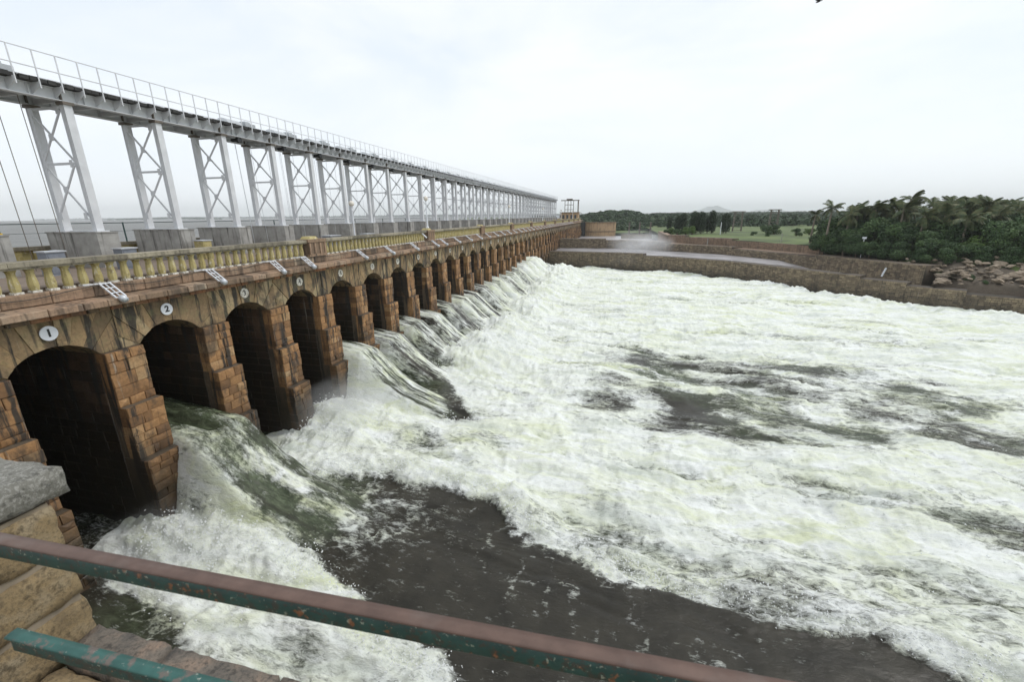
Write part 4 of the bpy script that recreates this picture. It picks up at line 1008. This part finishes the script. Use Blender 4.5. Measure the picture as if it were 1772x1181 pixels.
for x, y, q_ in [(35.9, 92.5, .55), (37.0, 90, .6), (37.6, 87.6, .55), (38.6, 85.5, .6), (39.6, 83.4, .55), (40.6, 81.6, .5), (41.6, 80, .5), (36.6, 94, .7), (38, 92, .75), (39.5, 89, .8), (43, 77, .45), (45, 75, .45)]: tree('bushy_tree', x, y, -7.4, q_, rr.choice(TM), 'low dark bush at the left foot of the thicket beside the stone walls', 'low bushes at the foot of the thicket')
for i in range(9): tree('bushy_tree', 38.6 + i * .9 + rr.uniform(-.5, .5), 93 + rr.uniform(-2, 12), -6.2, rr.uniform(.45, .65), rr.choice(TMb), 'bright green bushy tree where the thicket meets the field', 'bright trees beside the field')
# palms
def frond_mesh(seed):
    r = random.Random(seed); b = MB(); n_ = 13; Lf = 2.6; spine = []
    for i in range(n_ + 1):
        t_ = i / n_; spine.append(Vector((Lf * (t_ - .12 * t_ * t_), 0, .55 * Lf * t_ * .6 - 1.25 * t_ ** 2.2)))
    b.tube(spine, [.035 * (1 - .8 * i / n_) for i in range(n_ + 1)], 4)
    for i in range(2, n_ + 1):
        for k in range(2):
            t_ = (i - .5 * k) / n_; p = spine[i] if k == 0 else (spine[i] + spine[i - 1]) / 2
            ln = .85 * math.sin(math.pi * min(1, t_ * .85 + .15)) + .1
            for s_ in (-1, 1):
                q = p + Vector((.35 * ln, s_ * ln * .75, -.38 * ln - r.uniform(0, .25))); w = .055
                b.add([p + Vector((-w, 0, 0)), p + Vector((w, 0, 0)), q + Vector((w * .3, 0, 0)), q + Vector((-w * .3, 0, 0))], [(0, 1, 2, 3)], r.random())
    o = b.build('frond', M['palm_leaf']); me = o.data; bpy.data.objects.remove(o); return me
FM = [frond_mesh(i) for i in range(3)]
def palm(x, y, zb, zt, label, group=None, s_=1., wind=.5, nf=15):
    e = empty('palm_tree', (x, y, zb), label, 'palm tree', group); h = zt - zb - 1.0 * s_; b = MB(); lx = random.uniform(-.6, .6)
    b.tube([(x, y, zb), (x + lx * .3, y, zb + h * .5), (x + lx, y, zb + h)], [.22, .15, .12], 7); b.build('trunk', M['palm_bark'], e)
    for k in range(nf):
        az_ = 2 * math.pi * k / nf + random.uniform(-.2, .2); pt_ = random.choice((-.95, -.65, -.35, -.1, .2, .6, .95)) + random.uniform(-.12, .12)
        # wind bends the fronds down-wind (+x)
        dx, dy = math.cos(az_), math.sin(az_); dx += wind; az2 = math.atan2(dy, dx)
        o = bpy.data.objects.new('frond', random.choice(FM)); col.objects.link(o); o.parent = e; o.location = (lx, 0, h); o.rotation_euler = (random.uniform(-.2, .2), pt_, az2); q = s_ * random.uniform(.85, 1.1); o.scale = (q, q, q)

palm(36.3, 92, -5.7, 1.7, 'lone coconut palm with a bare trunk standing clear at the left end of the grove', None, .85, .15, 14)
palm(36.4, 99, -5.7, .4, 'smaller coconut palm half hidden left of the lone palm', None, .7, .3, 12)
palm(46.6, 90, -5.7, 2.9, 'tallest coconut palm rising above the grove with windblown fronds', None, .85, .9, 12)
for x, y, zt in [(38.5, 90, .4), (40.8, 92, 1.0), (43.2, 94, .8), (42.7, 90, 1.1), (45.4, 92, 1.7), (44.3, 86, 1.0), (50.5, 94, 1.5), (48.9, 88, 1.4), (51.5, 90, 1.0), (54.6, 92, 1.4), (52.8, 86, 1.3), (56.8, 90, 1.8), (55.6, 86, 1.4),
                 (61.8, 92, 1.1), (59.3, 86, .8), (49, 84, .1), (49.4, 80, -.5), (53.9, 82, 0), (46.1, 84, -.1), (62.3, 88, 1.3), (56.4, 90, .4), (66, 88, 1.2), (65, 83, .4), (58, 80, -.2), (70, 86, 1), (47.6, 92, 1.3), (53.5, 91, 1.6), (58.6, 91, 1.2), (44, 92, .8), (64, 92, 1.3)]:
    palm(x, y, -6, zt + .3, 'coconut palm with windblown fronds crowded in the grove', 'coconut palms of the grove', random.uniform(.85, 1.05), random.uniform(.4, .8), 19)

# column-shaped trees on the terrace end
BSr = [tree_meshes(60 + i, 2.2, 1.5, 'leaf', 330, .13) for i in range(2)]
def column_meshes(seed, h, r):
    b = MB(); lobes = []; q = random.Random(seed); z = .8
    while z < h: lobes.append((q.uniform(-.15, .15), q.uniform(-.15, .15), z, r * (.95 + .35 * math.sin(math.pi * z / h)))); z += .45
    leaf_cloud(b, lobes, 330, .15, seed, 1.); c_ = b.build('crown', M['cypress_leaf']); tb = MB(); tb.tube([(0, 0, -.3), (0, 0, h * .8)], [.12, .04], 6); t_ = tb.build('trunk', M['bark']); a, b_ = t_.data, c_.data
    bpy.data.objects.remove(c_); bpy.data.objects.remove(t_); return a, b_
for i in range(26):
    x = random.uniform(44, 68); f_ = random.uniform(.15, 1); y = wlx(x) + 2.5 + 12 * f_
    tree('scrub_bush', x, y, -9.7 + 3.1 * f_, random.uniform(.22, .42), random.choice(BSr), 'low green scrub bush growing among the boulders', 'scrub among the boulders', 'bush')
cm = [column_meshes(3, 5.0, .62), column_meshes(4, 6.0, .7), column_meshes(5, 4, .55)]
for i, (x, s_, k) in enumerate([(14.6, .95, 2), (17.0, 1.0, 0), (18.6, 1.1, 0), (21.4, 1.02, 1), (22.6, .98, 1), (23.7, 1.0, 1), (26.1, .9, 0), (27.1, 1.05, 1), (30.1, 1.0, 0), (31.3, 1.08, 0)]):
    e = tree('column_tree', x, 148 + random.uniform(-2, 2), -5.6 + (.8 if k == 2 else 0), s_, cm[k], 'narrow dark column-shaped tree on the terrace, %s from the left' % ORD[i], 'column trees on the terrace')
    e.scale = (s_ * 1.25, s_ * 1.25, s_)
BS = [tree_meshes(40 + i, 2.2, 1.5, 'leaf', 330, .13) for i in range(2)]; BSb = [tree_meshes(50 + i, 2.2, 1.5, 'leaf_bright', 330, .13) for i in range(2)]
for x, y, s_, d in [(14, 140, 1, 1), (16, 138, .9, 0), (18.5, 139, 1.1, 1), (20.5, 141, 1, 1), (12.8, 137, .8, 0), (41, 142, 1.3, 0), (43, 143, 1.2, 0), (45, 132, .9, 0), (38, 131, .7, 0), (51, 140, .9, 1), (47.5, 121, .8, 0), (53, 112, .9, 0), (55, 122, .8, 1), (36, 137, .6, 0)]:
    tree('shrub', x, y, -5.9, s_, random.choice(BSb if d else BS), ('bright' if d else 'dark') + ' green shrub dotted over the field behind the terrace wall', ('bright' if d else 'dark') + ' shrubs on the field', 'shrub')

# distant wooded hills: one mass of small crowns on a rising ground
def wood(name, label, pts_fn, n, size, seed, m):
    r = np.random.default_rng(seed); b = []; T = []
    for i in range(n):
        x, y, z, R = pts_fn(r); k = 26; d = r.normal(size=(k, 3)); d /= np.linalg.norm(d, axis=1)[:, None]; d[:, 2] = np.abs(d[:, 2]) * .8
        P = np.array((x, y, z)) + d * R * r.uniform(.7, 1.05, (k, 1)); nn = d + r.normal(size=(k, 3)) * .5; nn /= np.linalg.norm(nn, axis=1)[:, None]
        u = np.cross(nn, r.normal(size=(k, 3))); u /= np.linalg.norm(u, axis=1)[:, None]; v = np.cross(nn, u); s_ = size * R * r.uniform(.6, 1.2, (k, 1))
        b.append(np.stack([P + u * s_, P + v * s_ * .7, P - u * s_, P - v * s_ * .7], 1)); T.append(np.clip(r.random() * .55 + .4 * r.random(k), 0, 1))
    V = np.concatenate(b).reshape(-1, 3); T = np.concatenate(T); F = np.arange(len(V)).reshape(-1, 4)
    me = bpy.data.meshes.new(name); me.from_pydata(V.tolist(), [], F.tolist()); a = me.attributes.new('tint', 'FLOAT', 'FACE'); a.data.foreach_set('value', T.astype(np.float32)); me.materials.append(M[m])
    return link(name, me, None, kind='stuff', label=label, category='woodland')
HP = [(-60, 1), (-50, 0), (-31.3, .3), (-22.5, 1.9), (-11.7, 3.5), (-5.3, 3.6), (1.0, 3.9), (9.6, 2.6), (14, 1.2), (18, .3), (24, .2), (30.3, .9), (45, .3), (60, -.6), (80, -2), (120, -3)]
def hill_z(x, y):
    c = np.interp(x * 350 / np.maximum(y, 1), [p[0] for p in HP], [p[1] for p in HP]); t_ = sstep(215, 350, y); return -7.5 * (1 - t_) + (c - 2.2) * t_ * (y / 350)
hx, hy = np.meshgrid(np.linspace(-120, 260, 120), np.linspace(205, 420, 60))
grid_mesh('hill', hx, hy, hill_z(hx, hy) - .2, None, M['grass'], kind='structure')
def fn(r):
    y = r.uniform(222, 372); x = r.uniform(-.20, .33) * y; return x, y, float(hill_z(x, y)) + r.uniform(-.6, .6), r.uniform(1.2, 2.6)
wood('hillside_trees', 'dark green tree cover over the low hill behind the tower wall', fn, 2300, .42, 5, 'far_leaf')
def fn2(r):
    y = 235 * math.exp(r.uniform(0, 2.0)); x = y * r.uniform(.06, .95); rise = 0.0048 * max(0, y - 250)
    return x, y, -6 + rise + r.uniform(-.3, 1.6), r.uniform(2.2, 4.2) * (y / 500) ** .35
wood('far_wood', 'hazy grey-green belt of far woodland behind the field', fn2, 5200, .42, 9, 'far_leaf')
def fn3(r):
    x = r.uniform(-1, 1); y = 1800; return -2260 + 330 * (x), y + r.uniform(-60, 60), -3 + 5 * (1 - x * x), r.uniform(3, 7)
wood('lake_island_trees', 'dark tree line on a low island far across the lake', fn3, 220, .5, 13, 'far_leaf')
def fn4(r):
    x = r.uniform(-6000, -300); return x, 3350 + r.uniform(0, 300), -2 + r.uniform(0, 6), r.uniform(8, 16)
wood('far_shore_trees', 'faint tree line on the far shore of the lake', fn4, 900, .5, 14, 'far_leaf')
# land to the horizon and the far mountain
gx, gy = np.meshgrid(np.linspace(-700, 9000, 120), np.linspace(520, 9000, 80))
grid_mesh('far_land', gx, gy, -7.5 + .0042 * (gy - 420) + 10 * sstep(600, 3000, gy) * (fbm(gx * .0012, gy * .0012, 4, 4) - .4), gx > -40 - gy * .12, M['far_leaf'], kind='structure')
mx, my = np.meshgrid(np.linspace(480, 4160, 160), np.linspace(7800, 9400, 40)); mu = mx / 1.6; prof_ = 38 * np.exp(-np.abs((mu - 1000) / 80) ** 1.4) + 34 * np.exp(-((mu - 980) / 210) ** 2) + 30 * np.exp(-((mu - 1570) / 110) ** 2) + 16
mz = -6 + 1.6 * prof_ * sstep(7800, 8500, my) * (.85 + .3 * fbm(mx * .005, my * .004, 5, 2)) * sstep(480, 1040, mx)
grid_mesh('mountain', mx, my, mz, None, M['far_leaf'], kind='structure')

# pylons, poles
def pylon(x, y, w, zt, label):
    e = empty('pylon', (x, y, -6), label, 'pylon', 'steel pylons on the field'); b = MB()
    for sx_ in (-1, 1):
        for sy in (-.5, .5):
            b.bar((x + sx_ * w * .5, y + sy, -6), (x + sx_ * w * .42, y + sy, zt), .24)
    b.build('legs', M['brown_steel'], e); b = MB(); z = -5.5; f_ = 1
    while z < zt - 1.2:
        for sx_ in (-1, 1): b.bar((x + sx_ * w * .48, y - .5 * f_, z), (x + sx_ * w * .46, y + .5 * f_, z + .9), .13)
        b.bar((x - w * .47, y - .5, z), (x + w * .47, y - .5, z), .11); z += .9; f_ = -f_
    b.build('lattice', M['brown_steel'], e); b = MB(); b.bar((x - w * .75, y, zt), (x + w * .75, y, zt), .28)
    b.bar((x - w * .6, y, zt - .8), (x + w * .6, y, zt - .8), .22); b.build('crossarm', M['brown_steel'], e)
pylon(39.2, 170, 2.8, .7, 'lattice steel pylon with two cross arms, left one on the field'); pylon(50.4, 170, 2.7, 1.2, 'plain steel frame pylon, right one on the field')
def pole(x, y, z0, z1, w, m, label, lamp=False):
    e = empty('pole', (x, y, z0), label, 'pole'); b = MB(); b.tube([(x, y, z0), (x, y, z1)], w, 8); b.build('shaft', M[m], e)
    if lamp: b = MB(); b.box((x - .25, y - .15, z1 - .05), (x + .25, y + .15, z1 + .25)); b.build('lamp_box', M['white'], e)
pole(38.9, 84.5, -7.4, -4.1, .06, 'white', 'thin white pole with a small lamp box before the thicket', True)
pole(28.0, 140, -6.2, -2.3, .10, 'white', 'white pole standing right of the column trees')
pole(20.4, 115, -7.2, -5.6, .10, 'concrete', 'short pale concrete post on the ledge under the terrace wall'); pole(33.2, 105, -7, -4.0, .06, 'concrete', 'thin pale post at the top of the terrace wall')
b = MB(); b.bar((38.6, 76.7, -9.3), (38.9, 76.6, -8.0), .28, .12); b.build('gauge_board', M['white'], label='leaning white gauge board on the stone wall of the side channel', category='gauge board')
b = MB()
for i in range(5): b.tube([(50 - 12 * t_, 76 - i * .3 + 8 * t_, -3.6 + i * .5 - 4.2 * t_ * (1 - t_)) for t_ in np.linspace(-.8, 1, 9)], .012, 4)

# ------------------------------------------------------------ near granite pillar, parapet and railing
pl_ = empty('granite_pillar', (-3.1, .75, -2.4), 'granite pillar with a thick grey cap slab at the lower left corner', 'pillar')
def rough_block(x0, x1, y0, y1, z0, z1, m, name, par, n_=7, amp=.012, ch=.02):
    """block with subdivided, uneven dressed faces"""
    vs = {}; V = []; F = []; X_ = np.linspace(x0, x1, max(3, int((x1 - x0) / .045))); Y_ = np.linspace(y0, y1, max(3, int((y1 - y0) / .045))); Z_ = np.linspace(z0, z1, max(3, int((z1 - z0) / .035)))
    r = np.random.default_rng(int(abs(x0 * 991 + y0 * 77 + z0 * 313) * 10) % 99991)
    def vid(i, j, k):
        if (i, j, k) in vs: return vs[(i, j, k)]
        p = np.array((X_[i], Y_[j], Z_[k])) + r.uniform(-amp, amp, 3) * .5
        on = [i in (0, len(X_) - 1), j in (0, len(Y_) - 1), k in (0, len(Z_) - 1)]
        if sum(on) >= 2:
            c = np.array(((x0 + x1) / 2, (y0 + y1) / 2, (z0 + z1) / 2)); p += np.sign(c - p) * np.array(on) * ch * r.uniform(.3, 1)
        else:
            c = np.array(((x0 + x1) / 2, (y0 + y1) / 2, (z0 + z1) / 2)); p -= np.sign(c - p) * np.array(on) * r.uniform(0, amp)
        vs[(i, j, k)] = len(V); V.append(tuple(p)); return len(V) - 1
    a, b2, c = len(X_) - 1, len(Y_) - 1, len(Z_) - 1
    for i in range(a):
        for j in range(b2): F.append((vid(i, j, c), vid(i + 1, j, c), vid(i + 1, j + 1, c), vid(i, j + 1, c))); F.append((vid(i, j + 1, 0), vid(i + 1, j + 1, 0), vid(i + 1, j, 0), vid(i, j, 0)))
        for k in range(c): F.append((vid(i, 0, k), vid(i + 1, 0, k), vid(i + 1, 0, k + 1), vid(i, 0, k + 1))); F.append((vid(i + 1, b2, k), vid(i, b2, k), vid(i, b2, k + 1), vid(i + 1, b2, k + 1)))
    for j in range(b2):
        for k in range(c): F.append((vid(a, j, k), vid(a, j + 1, k), vid(a, j + 1, k + 1), vid(a, j, k + 1))); F.append((vid(0, j + 1, k), vid(0, j, k), vid(0, j, k + 1), vid(0, j + 1, k + 1)))
    b = MB(); b.add(V, F); return b.build(name, M[m], par, smooth=True)
rough_block(-3.7, -2.5, .35, 1.235, -1.262, -1.111, 'granite_grey', 'cap_slab', pl_, amp=.006)
for z0, z1 in ((-1.532, -1.285), (-1.80, -1.560), (-2.10, -1.828)): rough_block(-3.6, -2.52, .42, 1.165, z0, z1, 'granite_tan', 'block', pl_, amp=.010, ch=.008)
b = MB(); b.box((-3.58, .44, -2.1), (-2.535, 1.15, -1.27), .5); b.build('mortar_core', M['granite_mortar'], pl_)
pp = empty('granite_parapet', (0, .9, -2.4), 'low rough granite parapet running along the bottom left below the railing', 'parapet')
x = -2.50; i = 0
for l_ in (.50, .62, .8, .7, .9, .8): rough_block(x + .006, x + l_ - .006, .985, 1.16, -2.3, -1.996, ('granite_pink', 'granite_pink', 'granite_pink')[i % 3], 'coping_block', pp, amp=.008, ch=.010); x += l_; i += 1
x = -2.50
for l_ in (.8, .7, .9, .7, .9): rough_block(x + .01, x + l_ - .01, .55, .972, -2.35, -2.03, 'granite_tan', 'inner_block', pp, amp=.015); x += l_
b = MB(); b.box((-17, -12, -13), (12, 1.10, -2.31), .5); b.build('abutment', M['bank_wall'], label='dark stone abutment carrying the viewing parapet above the water', category='abutment')
rl = empty('metal_railing', (0, .7, -2.3), 'old railing of angle iron, brown on top and chipped green below, crossing the foreground', 'railing')
def angle(p, q, fl_, leg, mt_, ms_, name, th=.005):
    P = Vector(p); Q = Vector(q); d = (Q - P).normalized(); s_ = d.cross(Vector((0, 0, 1))).normalized()   # towards the camera side
    b = MB(); n_ = 60; prev = None; r = random.Random(3); V = []; F = []
    # flange profile (offset towards viewer, z), rounded near edge
    pr = [(0, 0), (fl_ * .5, .0005), (fl_ - .006, 0), (fl_ - .002, -.002), (fl_, -.006), (fl_ - .003, -.010), (fl_ - .012, -.011), (.004, -.011)]
    for i in range(n_ + 1):
        c = P + (Q - P) * (i / n_)
        for a, z in pr: V.append(c + s_ * (a + r.uniform(-.0003, .0003)) + Vector((0, 0, z + r.uniform(-.0003, .0003))))
    m_ = len(pr)
    for i in range(n_):
        for k in range(m_): F.append((i * m_ + k, i * m_ + (k + 1) % m_, (i + 1) * m_ + (k + 1) % m_, (i + 1) * m_ + k))
    F += [tuple(range(m_))[::-1], tuple(n_ * m_ + k for k in range(m_))]
    b.add(V, F, .5); o = b.build(name, M[mt_], rl, smooth=True)
    b = MB(); V = []; F = []
    f0 = fl_ - .012; pr = [(f0, -.009), (f0 + .002, -leg + .004), (f0, -leg), (f0 - .007, -leg), (f0 - .009, -leg + .004), (f0 - .009, -.009)]; m_ = len(pr)
    for i in range(n_ + 1):
        c = P + (Q - P) * (i / n_)
        for a, z in pr: V.append(c + s_ * (a + r.uniform(-.0006, .0006)) + Vector((0, 0, z + (r.uniform(-.001, .001) if z < -.02 else 0))))
    for i in range(n_):
        for k in range(m_): F.append((i * m_ + k, (i + 1) * m_ + k, (i + 1) * m_ + (k + 1) % m_, i * m_ + (k + 1) % m_))
    F += [tuple(range(m_)), tuple(n_ * m_ + k for k in range(m_))[::-1]]
    b.add(V, F, .5); b.build('leg_plate', M[ms_], o, smooth=True)
angle((-2.4, .66, -.9), (1.6, .79, -.9), .036, .069, 'rust', 'rail_green', 'top_rail')
angle((-1.72, .625, -1.195), (1.6, .72, -1.195), .034, .066, 'rail_teal', 'rail_green', 'lower_rail')
for x in (-2.45, 1.62): b = MB(); b.box((x - .03, .70, -2.3), (x + .03, .76, -.93)); b.build('post', M['rail_green'], rl)

# bird
e = empty('bird', (12.55, 40, 14.35), 'small dark bird gliding high in the sky at the top edge', 'bird'); b = MB()
B0 = Vector((12.55, 40, 14.35)); b.tube([B0 + Vector(v) for v in ((-.16, 0, -.07), (-.08, 0, -.04), (.04, 0, 0), (.14, 0, .03), (.24, 0, .035))], [.012, .045, .05, .03, .02], 8); b.build('body', M['feather'], e, smooth=True)
b = MB(); b.add([B0 + Vector(v) for v in ((-.02, 0, .02), (.10, 0, .04), (.02, -.42, .10), (-.10, -.36, .08), (-.30, -.2, -.02), (-.02, .4, .12), (-.1, .34, .1))], [(0, 1, 2, 3), (0, 1, 5, 6), (0, 3, 4)], .5); b.add([B0 + Vector(v) for v in ((-.05, 0, .03), (.10, 0, .05), (-.12, -.3, -.10), (-.24, -.28, -.10))], [(0, 1, 2, 3)], .5); b.build('wing', M['feather'], e)

# ------------------------------------------------------------ haze and spray mist
def vol_mat(name, build):
    m = bpy.data.materials.new(name); m.use_nodes = True; t = m.node_tree; t.nodes.clear(); out = N(t, 'ShaderNodeOutputMaterial'); v = N(t, 'ShaderNodeVolumePrincipled'); t.links.new(v.outputs[0], out.inputs['Volume']); build(t, v); return m
def f(t, v): v.inputs['Color'].default_value = (.97, .99, 1, 1); v.inputs['Density'].default_value = .00018; v.inputs['Anisotropy'].default_value = .1
hm = vol_mat('haze_air', f)
b = MB(); b.box((-7500, -3500, -17.5), (9500, 11500, 175), .5); b.build('haze', hm, kind='stuff', label='pale air over the far land', category='haze')
def mist(name, c, r, dens, label):
    def f(t, v):
        tc_ = N(t, 'ShaderNodeTexCoord'); g = N(t, 'ShaderNodeVectorMath', operation='LENGTH'); t.links.new(tc_.outputs['Object'], g.inputs[0])
        n = noise(t, tc_.outputs['Object'], 2.0, 4, .6); q = mth(t, 'MULTIPLY', mr(t, g.outputs['Value'], .15, 1.0, 1, 0), mr(t, n, .35, .65, .2, 1.4)); t.links.new(mth(t, 'MULTIPLY', q, dens), v.inputs['Density']); v.inputs['Color'].default_value = (.95, .96, .97, 1)
    m = vol_mat(name + '_air', f); b = MB(); b.lathe((0, 0, 0), [(math.sin(math.pi * i / 12) + .001, -math.cos(math.pi * i / 12)) for i in range(13)], 20, .5)
    o = b.build(name, m, kind='stuff', label=label, category='mist'); o.location = c; o.scale = r
mist('spray_mist', (5, 116, -7.2), (9, 7, 4.0), .16, 'plume of white mist rising over the side channel')
mist('spray_mist', (6, 104, -9.8), (12, 5, 2.4), .05, 'thin mist hanging in front of the dark divide wall')
mist('spray_mist', (-15.2, 20.2, -10.4), (2.6, 3.4, 1.6), .30, 'spray mist bursting at the foot of the third and fourth gate piers')
mist('spray_mist', (-15.0, 9.8, -11.2), (3.0, 2.2, 1.2), .22, 'spray mist at the mouth of the first arch')
mist('spray_mist', (-9.5, 34, -10.9), (3.4, 12, 1.5), .07, 'low veil of spray where the far jets meet the pool')
